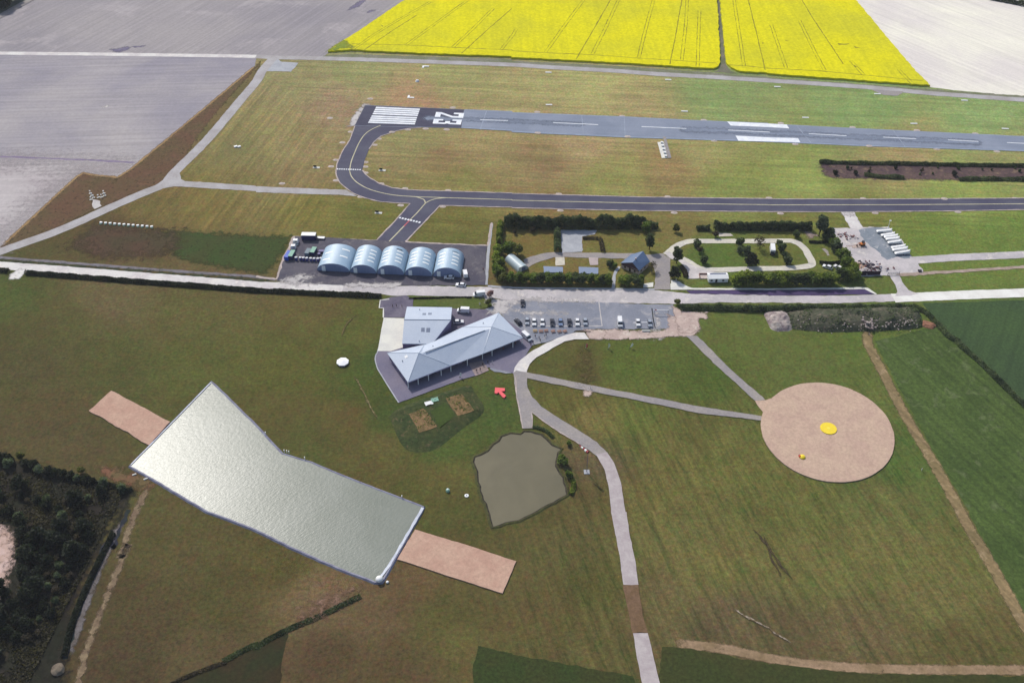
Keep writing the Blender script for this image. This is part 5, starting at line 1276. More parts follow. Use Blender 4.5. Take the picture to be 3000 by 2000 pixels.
person('F2088,918', 'person in a reddish top at the right edge of the hangar apron', (150, 80, 90), DB, 0)
person('Q1595,170', 'person in white standing on the lawn strip by the road', WH, WH, .5)
person('L1410,1185', 'person in white alone on the grass right of the landing circle', WH, WH, 1)
person('G1505,1020', 'person with a white top by the dark tree at the compound entrance', WH, DK, 1)
for w_ in ('Q345,195', 'Q480,200', 'Q400,190'):
    person(w_, 'person in dark clothes on the yard behind the shed', DK, DK, 2, 'people on the yard behind the shed')
# ---------------------------------------------------------------- tables, bars, flags
WOODT = paint('table_timber', (166, 128, 112), .8, .1); WOODY = paint('table_timber_yellow', (186, 158, 116), .8, .1)
def table(m):
    t = thing('picnic_table', '', 'picnic table', (0, 0, 0))
    bm = B()
    for k in range(5): box(bm, 0, -.32 + .16 * k, .72, 1.9, .14, .05)
    part('top', bm, m, t)
    for s in (-1, 1): part('bench', box(B(), 0, s * .72, .43, 1.9, .28, .05), m, t)
    bm = B()
    for x in (-.65, .65):
        tube(bm, (x, -.75, 0), (x, -.2, .72), .05, n=6); tube(bm, (x, .75, 0), (x, .2, .72), .05, n=6); tube(bm, (x, -.72, .41), (x, .72, .41), .045, n=6)
    part('legs', bm, m, t)
    return t
TL = ['yellowish picnic table at the left end of the row', 'reddish picnic table, second from the left', 'reddish picnic table, third from the left', 'reddish picnic table standing apart in the middle', 'light brown picnic table, second from the right end', 'light brown picnic table at the right end of the row']
tb = table(WOODT)
for i, (w_, lab) in enumerate(zip(('R428,548', 'R512,552', 'R586,545', 'R686,555', 'R778,556', 'R856,555'), TL)):
    if i == 0: o = table(WOODY); o.location = at(w_); o['label'] = lab; o['group'] = 'picnic tables below the car park'; o.scale = (.98,) * 3
    elif i == 1: o = tb; o.location = at(w_); o['label'] = lab; o['group'] = 'picnic tables below the car park'; o.scale = (.98,) * 3
    else: dup(tb, at(w_), .1 * i, lab)
rk = thing('bicycle_rack', 'dark red low railing between the car park and the white path', 'railing', at('R1110,552'), 0)
bm = B()
for z in (.4, .8): tube(bm, (-3.6, 0, z), (3.6, 0, z), .07)
for i in range(13): tube(bm, (-3.6 + .6 * i, 0, 0), (-3.6 + .6 * i, 0, .85), .05)
part('bars', bm, paint('dark_red_metal', (84, 56, 62), .6), rk)
wb = thing('barrier', 'white slatted barrier on the ground below the silver car', 'barrier', at('R2022,548'), 0)
bm = B()
for i in range(6): box(bm, -1.5 + .6 * i, 0, 0, .5, .3, .8)
part('blocks', bm, WHITEP, wb); part('bar', box(B(), 0, .0, .803, 3.8, .34, .1), WHITEP, wb)
hb = thing('height_barrier', 'white height bar on two posts at the car park exit', 'height bar', at('R2235,300'), 0)
part('bar', box(B(), 0, 0, 2.3, 6.6, .22, .28), WHITEP, hb)
for s in (-1, 1): part('post', box(B(), s * 3.2, 0, 0, .25, .25, 2.297), RIM, hb)
part('red_band', box(B(), -2.6, 0, 2.28, .9, .26, .32), CARP['red'], hb)
def flag(where, top, label, m, lean=0):
    p = at(where); h = height(p, top)
    t = thing('feather_flag', label, 'flag', p, 0)
    part('pole', tube(B(), (0, 0, 0), (lean, 0, h), .05, n=6), WHITEP, t)
    bm = B(); L_ = [(.0, .22), (.5, .3), (.62, .6), (.5, .9), (.15, 1.0), (0, 1.0)]
    fr_ = [bm.verts.new((x * 1.3 + lean * z, .02, z * h)) for x, z in L_]; bk = [bm.verts.new((x * 1.3 + lean * z, -.02, z * h)) for x, z in L_]
    bm.faces.new(fr_); bm.faces.new(bk[::-1])
    for i in range(6): bm.faces.new((fr_[i], fr_[(i + 1) % 6], bk[(i + 1) % 6], bk[i]))
    part('sail', bm, m, t); part('base', box(B(), 0, 0, 0, .5, .5, .08), TYRE, t)
REDF = paint('flag_red', (226, 92, 84), .7); WHF = paint('flag_white', (240, 240, 236), .7)
flag('Q1312,1205', 'Q1318,1140', 'white feather flag at the edge of the clubhouse terrace', WHF)
flag('R1158,792', 'R1152,718', 'red feather flag at the top of the grass below the sandy strip', REDF)
flag('R1480,792', 'R1482,714', 'slim upright white feather flag between the red flag and the slanted one', paint('flag_cream', (226, 230, 200), .7))
flag('R1790,782', 'R1805,712', 'slanted white feather flag, furthest right on the grass', WHF, .8)
# windsock by the pond
ws = thing('windsock', 'red and white windsock on a tall mast beside the pond path', 'windsock', at('Y1650,795'), 0)
hw2 = height('Y1650,795', 'Y1648,545')
part('mast', tube(B(), (0, 0, 0), (0, 0, hw2), .14, .07), paint('mast_grey', (120, 112, 124), .5), ws)
part('base', box(B(), 0, 0, 0, 2.2, 2.2, .25), CONC2, ws)
p0 = Vector((.1, 0, hw2)); p1 = at('Y1560,455', hw2 - .1) - ws.location; p1 = p0 + (p1 - p0)
for i in range(5):
    a, b = p0.lerp(p1, i / 5), p0.lerp(p1, (i + 1) / 5); r0, r1 = .62 - .075 * i, .62 - .075 * (i + 1)
    bm = tube(B(), a, b, r0, r1, n=12, cap=(i == 4)); part('sock_band', bm, CARP['red'] if i % 2 == 0 else WHF, ws)
# red arrow on the lawn
ar = thing('landing_arrow', 'big red landing arrow lying on the lawn by the clubhouse', 'arrow', at('Q1885,1405'), 0)
ARR = paint('arrow_red', (240, 84, 90), .6)
sh_ = ['Q1815,1345', 'Q1955,1355', 'Q1955,1395', 'Q1905,1398', 'Q1972,1462', 'Q1945,1492', 'Q1920,1480', 'Q1862,1412', 'Q1842,1432', 'Q1808,1425']
poly = [at(t, .6) - ar.location for t in sh_]
for i, (nm, sl) in enumerate((('head', (0, 1, 2, 3, 7, 8, 9)), ('tail', (3, 4, 5, 6, 7)))):
    bm = B(); bm_poly(bm, [poly[k] for k in sl], .6 - .004 * i, .6 - .01 * i); part(nm, bm, ARR, ar)
# octagonal white canopy
tn = thing('canopy_tent', 'low white octagonal canopy on the grass left of the clubhouse', 'tent', at('J798,200'), 0)
bm = B(); rr_ = 2.75; ring = [bm.verts.new((rr_ * math.cos(math.pi / 4 * i + .4), rr_ * math.sin(math.pi / 4 * i + .4), 1.0)) for i in range(8)]; ap = bm.verts.new((0, 0, 1.55))
lo = [bm.verts.new((v.co.x, v.co.y, .75)) for v in ring]
for i in range(8): bm.faces.new((ring[i], ring[(i + 1) % 8], ap)); bm.faces.new((ring[i], ring[(i + 1) % 8], lo[(i + 1) % 8], lo[i]))
part('cover', bm, paint('canvas_white', (250, 250, 248), .8, albedo=(.86, .86, .85)), tn)
for i in range(8):
    a = math.pi / 4 * i + .4; part('leg', tube(B(), (2.68 * math.cos(a), 2.68 * math.sin(a), 0), (2.68 * math.cos(a), 2.68 * math.sin(a), .95), .05, n=6), RIM, tn)
part('shade_skirt', tube(B(), (0, 0, .02), (0, 0, .72), 2.5, n=8), VIOL, tn)  # drum coloured violet to paint the shade under the canopy
# landing circle disc and toy like marker
dc = thing('target_disc', 'round yellow target disc in the middle of the pea gravel circle', 'target disc', at('L555,800', .45), 0)
YEL = paint('disc_yellow', (244, 214, 20), .6, albedo=(.80, .60, .02))
bm = tube(B(), (0, 0, 0), (0, 0, .28), 3.3, n=40); part('pad', bm, YEL, dc); part('centre', tube(B(), (0, 0, .283), (0, 0, .3), .6, n=24), paint('disc_pale', (250, 232, 80), .6), dc)
fd = thing('spotter_chair', 'yellow and red inflatable seat on the pea gravel circle', 'inflatable seat', at('L315,1062', .45), R(20))
bm = B(); bmesh.ops.create_uvsphere(bm, u_segments=16, v_segments=8, radius=1.25)
for v in bm.verts: v.co.z = max(-.1, v.co.z) * .6 + .1
part('cushion', bm, YEL, fd, True)
bm = B()
bmesh.ops.create_uvsphere(bm, u_segments=12, v_segments=8, radius=.5)
for v in bm.verts: v.co = Vector((v.co.x - .95, v.co.y + .5, v.co.z * .8 + .5))
part('backrest', bm, paint('seat_red', (214, 76, 50), .6), fd, True)
part('strap', box(B(), -.9, .95, .3, .6, .25, .5), paint('seat_navy', (60, 40, 70), .7), fd)
# small things on the grass round the pond
wt = thing('water_butt', 'pale green and white water tank on the grass left of the small pond', 'tank', at('J1762,1375'), 0)
part('tank', tube(B(), (0, 0, 0), (0, 0, 1.0), .75, .7, n=16), GREENC, wt); part('cap', tube(B(), (0, 0, 1.003), (0, 0, 1.4), .35, .3, n=12), WHITEP, wt)
mn = thing('manhole_ring', 'white concrete manhole ring beside the small pond', 'manhole', at('J1935,1418'), 0)
part('ring', tube(B(), (0, 0, 0), (0, 0, .35), .8, n=24), WHITEP, mn); part('lid', tube(B(), (0, 0, .353), (0, 0, .39), .3, n=16), GREYC, mn)
for nm, w_, lab, r_ in (('buoy', 'N1135,625', 'large white ball float on the lower corner of the swoop pond bank', 1.35), ('buoy', 'N1208,645', 'small white ball float beside the lower corner of the swoop pond', .55)):
    t = thing(nm, lab, 'float', at(w_, .5 if r_ > 1 else 0), 0)
    bm = B(); bmesh.ops.create_uvsphere(bm, u_segments=20, v_segments=12, radius=r_)
    for v in bm.verts: v.co.z = v.co.z * .75 + r_ * .6
    part('shell', bm, WHITEP, t, True); part('mooring', box(B(), 0, 0, 0, r_ * .9, r_ * .9, .25), VIOL, t)
def marker(where, label, w_=.35, h=1.4, m=None, group=None):
    t = thing('gate_post', label, 'post', at(where), 0, group)
    part('post', tube(B(), (0, 0, 0), (0, 0, h), w_ * .35, n=8), m or WHITEP, t); part('cap', box(B(), 0, 0, h + .003, w_, w_, .2), m or WHITEP, t)
for w_ in ('J262,1020', 'J285,1024', 'J305,1030'):
    marker(w_, 'thin white post at the kink of the swoop pond bank', group='posts at the kink of the swoop pond')
marker('J450,1085', 'lone white post on the upper bank of the swoop pond')
marker('J1342,1440', 'thin white post on the bank near the right corner of the swoop pond')
marker('J90,855', 'thin white post on the upper edge of the swoop pond')
for w_, lab in (('I1235,1225', 'pale stone block at the left corner of the swoop pond'), ('I1340,1265', 'pale stone block just below the left corner of the swoop pond')):
    t = thing('stone_block', lab, 'stone', at(w_), .5); part('stone', box(B(), 0, 0, 0, 1.6, .7, .5, bev=.12), CONC, t)
t = thing('stone_block', 'pale boulder at the edge of the corner wood', 'stone', at('M540,1450'), .5)
bm = B(); bmesh.ops.create_icosphere(bm, subdivisions=3, radius=2.2)
for v in bm.verts: v.co *= 1 + .25 * noise.noise(v.co * .7); v.co.z = v.co.z * .5 + .4
part('stone', bm, surf('boulder_stone', (128, 116, 100), (108, 96, 84), big=.5, amt=.2), t)
# white strip markers on the airfield
sm = None
STM = ['C335,668', 'C1435,735', 'C340,965', 'C1585,1025', 'D85,800', 'D1005,865', 'D1805,925', 'D345,1083', 'D1340,1138', 'D2180,1185']
for i, w_ in enumerate(STM):
    lab = 'flat white edge marker board lying on the mown airfield grass'
    if sm is None:
        sm = thing('edge_marker', lab, 'marker', at(w_), RUN, 'white edge markers on the airfield grass')
        part('board', box(B(), 0, 0, .05, 3.9, 1.0, .25), WHITEP, sm); part('feet', box(B(), 0, 0, 0, 3.2, .6, .047), TYRE, sm)
    else: dup(sm, at(w_), RUN + .03 * (i % 3), lab)
for w_, lab in (('B1560,612', 'white L shaped corner marker near the perimeter road'), ('B1422,900', 'white L shaped corner marker near the runway threshold')):
    t = thing('corner_marker', lab, 'marker', at(w_), RUN); f = 1 if w_ == 'B1560,612' else -1
    part('board', box(B(), 0, 0, .05, 4.2, 1.2, .3), WHITEP, t); part('arm', box(B(), -1.5, -1.6 * f, .05, 1.2, 2.0, .3), WHITEP, t)
t = thing('aim_marker', 'small round white marker alone on the grass above the threshold', 'marker', at('B1482,748'), 0)
part('cone', tube(B(), (0, 0, 0), (0, 0, .9), 1.35, .8, n=16), WHITEP, t); part('top', tube(B(), (0, 0, .903), (0, 0, 1.2), .5, .2, n=12), WHITEP, t)
for w_, lab in (('A2180,1352', 'white double block marker on the striped grass left of the taxiway'),):
    t = thing('block_marker', lab, 'marker', at(w_), .6); part('block', box(B(), -.7, .5, 0, 1.9, 1.3, .7), WHITEP, t); part('block', box(B(), .9, -.6, 0, 1.9, 1.2, .6), WHITEP, t)
def sign(where, label):
    t = thing('taxiway_sign', label, 'sign', at(where), RUN, None)
    part('slab', box(B(), .3, 0, 0, 3.8, 1.6, .12), CONC, t); part('panel', box(B(), -.4, 0, .35, 1.7, .25, 1.0), TYRE, t); part('frame', box(B(), -.4, -.16, .3, 1.9, .06, .12), WHITEP, t)
sign('F1120,388', 'small dark sign on a white slab on the grass left of the taxi link')
sign('B550,1540', 'small dark sign on a white slab left of the taxiway bend')
sign('B1155,1566', 'small dark sign on a white slab inside the taxiway bend')
# approach lights box by the runway
sheet('papi_pad', 'C1335,1310 1395,1308 1430,1456 1375,1456', CONC, jit=.1); sheet('papi_road', 'C1385,1262 1412,1262 1465,1455 1432,1458 1396,1308', GRAVEL2, jit=.1)
pp = None
for i, (x, y) in enumerate(((1375, 1318), (1383, 1348), (1392, 1380), (1402, 1412), (1412, 1444))):
    lab = 'small white slope light box in the row beside the runway'
    if pp is None:
        pp = thing('slope_light', lab, 'light unit', at('C%d,%d' % (x, y)), RUN, 'slope light boxes beside the runway')
        part('housing', box(B(), 0, 0, .3, 1.4, 1.2, .5), WHITEP, pp); part('leg', box(B(), 0, 0, 0, .9, .9, .297), RIM, pp); part('lens', box(B(), .72, 0, .4, .05, 1.0, .3), CARGL, pp)
    else: dup(pp, at('C%d,%d' % (x, y)), RUN, lab)
# weather station and row of blocks on the left
bl = None
for i in range(12):
    lab = 'small white block with a dark side in the long row on the brown grass'
    p = at('E930,483').lerp(at('E1395,520'), i / 11)
    if bl is None:
        bl = thing('row_block', lab, 'block', p, RUN, 'row of white blocks on the brown grass')
        part('block', box(B(), 0, 0, 0, 1.3, .9, .75), WHITEP, bl); part('side', box(B(), 0, -1.0, 0, 1.1, .5, .4), paint('block_green', (92, 130, 104), .7), bl)
    else: dup(bl, p, RUN + .2 * (i % 3), lab)
mt = None
for i, w_ in enumerate(('E832,212', 'E845,232', 'E860,250', 'E838,268', 'E955,212', 'E962,232', 'E935,245', 'E905,248')):
    lab = 'small white instrument post on the russet grass beside the gravel track'
    if mt is None:
        mt = thing('instrument_post', lab, 'instrument', at(w_), 0, 'instrument posts beside the gravel track')
        part('foot', box(B(), 0, 0, 0, 1.6, .8, .3), CONC, mt); part('post', tube(B(), (0, 0, .3), (0, 0, 1.5), .12), WHITEP, mt); part('head', box(B(), 0, 0, 1.503, .7, .4, .4), WHITEP, mt)
    else: dup(mt, at(w_), .1 * i, lab)
# edge lights with their gravel pads
el = {}
PADM = surf('light_pad_gravel', (204, 190, 180), (190, 174, 164), big=.4, fine=1.2, amt=.15)
def light(where, side, k, sc=1.0):
    lab, grp = (('pale gravel pad with a small edge light beside the runway', 'runway edge lights') if k == 'r' else ('pale gravel pad with a small edge light beside the taxiway', 'taxiway edge lights'))
    if k not in el:
        t = thing('edge_light', lab, 'edge light', at(where), RUN, grp)
        bm = B(); n = 14; c = bm.verts.new((0, 0, .32)); ring = [bm.verts.new((2.3 * math.cos(2 * math.pi * i / n) * (1 + .15 * math.sin(i * 4.1)), 1.5 * math.sin(2 * math.pi * i / n) * (1 + .15 * math.cos(i * 2.7)), .0)) for i in range(n)]
        for i in range(n): bm.faces.new((c, ring[i], ring[(i + 1) % n]))
        part('gravel_pad', bm, PADM, t); part('lamp', tube(B(), (0, 0, .25), (0, 0, .75), .16, .1), WHITEP, t)
        el[k] = t; t.scale = (sc,) * 3
    else: dup(el[k], at(where), RUN + side, lab, None, sc)
for w_ in 'B1050,908 B680,1085 B1808,990 C232,1030 C1012,1068 C1762,1104 D118,1132 D778,1170 D1368,1199 D1905,1228 B1752,1190 B1560,1182 B1395,1190 C237,1224 C1062,1258 C1857,1293 D252,1324 D930,1345 D1550,1369 D2102,1390'.split(): light(w_, 0, 'r', .85)
for w_ in 'B870,1212 B795,1310 B735,1470 B690,1530 B1250,1216 B1128,1275 B1090,1332 B1005,1490 B1005,1532 F735,90 F240,118 F1005,20 F1150,120 F1370,165 F1765,182 F960,240 F1330,318 F1715,330 G430,215 G1430,240 H10,252 H875,258 H1620,260 H2270,255 G445,365 G1490,386 H115,392 H985,388 H1745,378'.split(): light(w_, 0, 't', .8)
# ---------------------------------------------------------------- vegetable plot mound and earth bank
def plateau(name, outer, inner, h, mat, mat_top, kind='structure'):
    outer, inner = smooth_line(pts(outer) + [pts(outer)[0]], 6)[:-1], pts(inner)
    bm = B(); n = len(outer)
    c = sum(inner, Vector()) / len(inner)
    inn = dense(inner, 1.5)
    o_ = [bm.verts.new((p.x, p.y, 0)) for p in outer]
    t_ = []
    for p in outer:
        q = min(inn, key=lambda s: (s - p).length); t_.append(bm.verts.new((q.x, q.y, h)))
    for i in range(n):
        j = (i + 1) % n
        try:
            if t_[i].co == t_[j].co: bm.faces.new((o_[i], o_[j], t_[i]))
            else: bm.faces.new((o_[i], o_[j], t_[j], t_[i]))
        except ValueError: pass
    bm_poly(bm, inner, h + .004)
    for f in bm.faces:
        f.normal_update()
        if f.normal.z < 0: f.normal_flip()
    return tag(link(name, flat_mesh(bm, name), mat), None, None, None, kind)
plateau('plot_mound', 'J1225,690 J1300,620 J1560,520 J1930,408 J2010,470 J2095,640 J1900,800 J1660,985 J1480,1020 J1340,950', 'J1320,650 J1900,445 J2040,640 J1520,850', 1.1, BANK, BANK)
for s_, m_ in (('J1412,662 1542,615 1665,780 1500,842', EARTH), ('J1742,522 1890,482 2008,632 1852,682', EARTH), ('J1600,640 1745,562 1832,680 1690,790', LAWN), ('J1450,660 1540,640 1560,700 1490,720', surf('weedy_plot', (72, 78, 40), None, amt=.4)), ('J1870,590 1940,600 1930,640 1880,640', MATS['weedy_plot']), ('J1790,530 1850,520 1840,570 1800,570', MATS['weedy_plot'])):
    sheet('garden_bed', pts(s_, 1.1), m_, z=1.13 + .012 * (LAYER[0] % 9), jit=.3); LAYER[0] += 1
tp = thing('tarpaulin_heap', 'crumpled white and grey tarpaulin heap on the vegetable plot', 'tarpaulin', at('J1615,555', 1.1), R(20))
for nm, mm, x0, y0, w1, d1 in (('white_sheet', WHITEP, -1.4, -.5, 3.4, 2.2), ('green_sheet', GREENC, 1.5, .6, 3.0, 2.2)):
    bm = B(); bmesh.ops.create_grid(bm, x_segments=14, y_segments=10, size=.5)
    for v in bm.verts: v.co = Vector((v.co.x * w1 + x0, v.co.y * d1 + y0, .25 + .45 * abs(noise.noise(Vector((v.co.x * 4 + x0, v.co.y * 3, 2.2))))))
    part(nm, bm, mm, tp)
def bank(name, label, line, wid, hmax, mat, seed):
    ln = smooth_line(pts(line), 8); c0 = ln[len(ln) // 2].copy()
    t = thing(name, label, 'earth bank', c0, 0)
    bm = B(); rows = []; n = len(ln); m_ = 12
    for i, p in enumerate(ln):
        tt = (ln[min(i + 1, n - 1)] - ln[max(i - 1, 0)]).normalized(); nn = Vector((-tt.y, tt.x, 0))
        e = min(1, 4 * i / n, 4 * (n - 1 - i) / n) ** .6 if 0 < i < n - 1 else .02
        row = []
        for k in range(m_ + 1):
            s = k / m_ * 2 - 1
            z = hmax * e * max(0, 1 - abs(s) ** 2.2) * (1 + .35 * noise.noise(Vector((p.x * .12, s * 1.4, seed)))) + (.35 * noise.noise(Vector((p.x * .6, s * 5, seed))) if abs(s) < .95 else 0)
            q = p + nn * s * wid / 2 * (.6 + .4 * e) - c0; row.append(bm.verts.new((q.x, q.y, max(-.05, z))))
        rows.append(row)
    for a, b in zip(rows, rows[1:]):
        for k in range(m_): bm.faces.new((a[k], b[k], b[k + 1], a[k + 1]))
    part('earth', bm, mat, t)
    return t
MOUND = surf('mound_grass', (92, 90, 74), (70, 76, 56), big=.15, fine=.6, amt=.45, c3=(124, 112, 98))
MBANK = mb = bank('earth_bank', 'long dark green earth bank with pale rubble on its right half', 'H150,1370 400,1372 700,1372 1000,1362 1300,1345 1400,1345', 17, 3.4, MOUND, 1.0)
RUB = surf('pale_rubble', (176, 164, 156), (140, 124, 124), big=.25, fine=.7, amt=.3, c3=(206, 196, 188))
bank('rubble_heap', 'pale pinkish rubble heap at the left end of the dark earth bank', 'H-10,1385 60,1380 130,1378 210,1376', 15, 2.6, RUB, 2.0)
bank('rubble_heap', 'orange brown rubble heap at the right end of the dark earth bank', 'H1395,1405 1440,1410 1490,1425 1530,1445', 5, 1.3, surf('orange_rubble', (176, 122, 94), (140, 104, 84), big=.4, amt=.3), 3.0)
random.seed(3)
bm = B()
for i in range(330):
    x = random.choice((random.uniform(850, 1260), random.uniform(820, 1380), random.uniform(250, 1350))); y = random.gauss(1390, 34) - (20 if x > 1000 else -20)
    p = at('H%f,%f' % (x, y), 1.5) - mb.location; s = random.uniform(.3, .9) * (1.5 if 860 < x < 960 else .8)
    box(bm, p.x, p.y, 1.2 + random.uniform(-.4, 1.6), s, s * .7, s * .5, random.uniform(0, 3))
tag(part('rubble', bm, RUB, mb), None, None, None, 'stuff')
# ---------------------------------------------------------------- vegetation
BARK = paint('bark', (88, 74, 60), .9, .1)
LF = {'dark': leafy('dark_foliage', (.016, .030, .014), (.125, .160, .070)), 'mid': leafy('green_foliage', (.020, .046, .008), (.185, .245, .045)), 'light': leafy('yellow_green_foliage', (.028, .058, .006), (.26, .31, .045)),
      'grey': leafy('grey_green_foliage', (.030, .046, .030), (.14, .175, .10)), 'brown': leafy('brown_twigs', (.030, .022, .016), (.095, .075, .045)), 'black': leafy('shadowy_foliage', (.006, .009, .007), (.030, .040, .018)),
      'pink': leafy('pink_blossom', (.16, .06, .09), (.50, .34, .38)), 'olive': leafy('olive_foliage', (.036, .042, .010), (.15, .155, .036))}
def leaves(name, pts_sz, mat, parent, tints):
    vs, fs, tv = [], [], []
    for (p, s), t in zip(pts_sz, tints):
        u = Vector((random.gauss(0, 1), random.gauss(0, 1), random.gauss(0, .7))).normalized()
        v = u.orthogonal().normalized(); v = (v + u.cross(v) * random.uniform(-1.5, 1.5)).normalized()
        a, b = u * s, v * s * random.uniform(.5, .9); k = len(vs)
        vs += [p - a, p + b, p + a * .9, p - b]; fs.append((k, k + 1, k + 2, k + 3)); tv += [t] * 4
    me = bpy.data.meshes.new(name); me.from_pydata([tuple(v) for v in vs], [], fs)
    at_ = me.attributes.new('tint', 'FLOAT', 'POINT'); at_.data.foreach_set('value', tv)
    return link(name, me, mat, parent)
def blob_points(blobs, n, size):
    out, ti = [], []
    wts = [b[1] ** 2 for b in blobs]
    for _ in range(n):
        c, r, fl = random.choices(blobs, wts)[0]
        d = Vector((random.gauss(0, 1), random.gauss(0, 1), random.gauss(0, 1))).normalized() * r * random.uniform(.55, 1.05)
        d.z *= fl
        p = c + d
        if p.z < .1: p.z = random.uniform(.1, .5)
        out.append((p, size * random.uniform(.6, 1.3)))
        ti.append(min(1, max(0, .5 + .55 * noise.noise(p * .55) + random.uniform(-.28, .28))))
    return out, ti
def make_tree(name, label, cat, kind, h, w_, trunk, n, size, seed, columnar=False, bare=False):
    random.seed(seed)
    t = thing(name, label, cat, (0, 0, -500))
    blobs = []
    nb = 9 if h > 4 else 6
    for i in range(nb):
        a = random.uniform(0, 6.28); rr = w_ * .5 * random.uniform(.15, .62)
        z = trunk + (h - trunk) * random.uniform(.22, .82)
        k = 1 - .55 * abs((z - trunk) / (h - trunk) - .42)
        r = w_ * random.uniform(.2, .32) * (1 if not columnar else .95)
        blobs.append((Vector((math.cos(a) * rr * k, math.sin(a) * rr * k, z)), r, (h - trunk) / w_ * .8 if columnar else .85))
    blobs.append((Vector((0, 0, trunk + (h - trunk) * .5)), w_ * .34, 1.0))
    p_, ti = blob_points(blobs, n, size)
    leaves('crown', p_, LF[kind], t, ti)
    bm = B(); tube(bm, (0, 0, 0), (.05, .02, trunk + (h - trunk) * .55), .05 * h ** .7, .03 * h ** .6, n=7)
    for i in range(5):
        c = blobs[i][0]; tube(bm, (0, 0, max(.2, trunk * .8)), c, .022 * h ** .7, .01, n=5)
    part('trunk', bm, BARK, t)
    return t
TR = {}
def tree_kind(key, *a, **k): TR[key] = (make_tree(*a, **k))
tree_kind('shrubA', 'hedge_tree', '', 'tree', 'mid', 5.0, 5.2, .5, 900, .42, 11)
tree_kind('shrubB', 'hedge_tree', '', 'tree', 'light', 5.0, 5.4, .5, 900, .42, 12)
tree_kind('shrubD', 'hedge_tree', '', 'tree', 'dark', 5.0, 5.0, .5, 900, .42, 13)
tree_kind('tall', 'tall_tree', '', 'tree', 'dark', 8.5, 4.4, 1.0, 1200, .42, 14, columnar=True)
tree_kind('poplar', 'poplar', '', 'tree', 'grey', 10.0, 6.2, 1.2, 1700, .45, 15, columnar=True)
tree_kind('bush', 'bush', '', 'bush', 'dark', 2.6, 3.0, .1, 480, .34, 16)
tree_kind('bushg', 'bush', '', 'bush', 'mid', 2.6, 3.0, .1, 480, .34, 17)
tree_kind('bushb', 'bush', '', 'bush', 'brown', 2.4, 2.6, .2, 260, .32, 18)
tree_kind('bushk', 'bush', '', 'bush', 'black', 3.6, 4.2, .1, 620, .42, 19)
tree_kind('pink', 'blossom_tree', '', 'tree', 'pink', 3.2, 3.6, .5, 420, .32, 20)
tree_kind('thin', 'bare_tree', '', 'tree', 'brown', 6.0, 6.0, 1.4, 330, .3, 21)
tree_kind('bushgr', 'bush', '', 'bush', 'grey', 2.8, 3.4, .1, 480, .36, 22)
tree_kind('olive', 'tree', '', 'tree', 'olive', 4.2, 4.4, .6, 700, .4, 23)
tree_kind('blackt', 'tree', '', 'tree', 'black', 6.5, 5.4, .6, 1100, .46, 24)
USED = set()
G5_, G6_, G7_ = 'dark bushes along the upper edge of the corner wood', 'dark trees of the corner wood', 'bushes on the heath plot'
def tree(key, where, label, h=1.0, group=None, w_=None):
    src = TR[key]; p = at(where) if isinstance(where, str) else where
    f = 1.0 if group in (G5_, G6_, G7_) else 1.36
    sc = ((w_ or h) * f, (w_ or h) * f, h * f); rz = random.uniform(0, 6.28)
    if key not in USED:
        USED.add(key); o = src; o.location = p; o.rotation_euler = (0, 0, rz); o.scale = sc; o['label'] = label
        if group: o['group'] = group
    else: o = dup(src, p, rz, label, None, sc)
    if group: o['group'] = group
    elif 'group' in o: del o['group']
    return o
def hedge(label, line, w_, h, key, dens=60, size=.34, var=.3, seed=1, name='hedge', base_gap=0.0):
    random.seed(seed)
    ln = dense(smooth_line(pts(line), 5), .5, 0, 0, False); c0 = ln[len(ln) // 2].copy()
    t = thing(name, label, 'hedge', c0, 0)
    n = int(len(ln) * .5 * dens); p_, ti = [], []
    for _ in range(n):
        i = random.randrange(len(ln) - 1); p = ln[i].lerp(ln[i + 1], random.random())
        tt = (ln[i + 1] - ln[i]).normalized(); nn = Vector((-tt.y, tt.x, 0))
        f = 1 + var * 1.6 * noise.noise(Vector((p.x * .16, p.y * .16, seed))) + var * noise.noise(Vector((p.x * .45, p.y * .45, seed + 5)))
        a = random.uniform(0, math.pi); r = random.uniform(.7, 1.04)
        off = math.cos(a) * w_ / 2 * r * (.85 + .3 * noise.noise(Vector((p.x * .3, p.y * .3, seed + 8)))); z = abs(math.sin(a)) ** .7 * h * f * r
        if random.random() < .25: z = random.uniform(0, h * f * .6); off = random.choice((-1, 1)) * w_ / 2 * .9
        q = p + nn * off - c0; q.z = max(.1, z)
        p_.append((q, size * random.uniform(.6, 1.3))); ti.append(min(1, max(0, .5 + .6 * noise.noise(p * .3 + Vector((0, 0, z * .5))) + random.uniform(-.25, .25))))
    leaves('foliage', p_, LF[key], t, ti)
    bm = B()
    for i in range(0, len(ln) - 1, max(3, int(3 / .5))):
        p = ln[i] - c0; tube(bm, (p.x, p.y, 0), (p.x + random.uniform(-.3, .3), p.y, h * .6), .09, .03, n=5)
    part('stems', bm, BARK, t)
    return t
# compound hedges
hedge('tall dark hedge along the far side of the compound, facing the taxiway', 'S250,268 500,280 800,285 1100,288 1400,285 1700,280 1980,275 2010,285', 5.4, 6.6, 'dark', 300, .42, .32, 2)
hedge('dark clump ending the far hedge of the compound', 'S2020,290 2100,292 2210,298', 3.6, 3.4, 'dark', 150, .4, .4, 3)
hedge('dark clipped hedge along the far side of the loop road', 'U740,312 1000,310 1300,310 1600,312 1985,312', 3.8, 4.0, 'dark', 220, .4, .3, 4)
hedge('short dark hedge left of the clipped hedge by the loop', 'U525,318 600,315 690,318', 2.8, 2.6, 'dark', 150, .38, .3, 5)
hedge('bright green hedge climbing the left edge of the compound', 'S205,270 195,340 190,420 185,520', 3.2, 4.6, 'light', 210, .38, .35, 6)
hedge('low dark hedge strip beside the poplar', 'U1960,480 2080,485 2200,480', 1.4, 1.2, 'black', 110, .3, .2, 7)
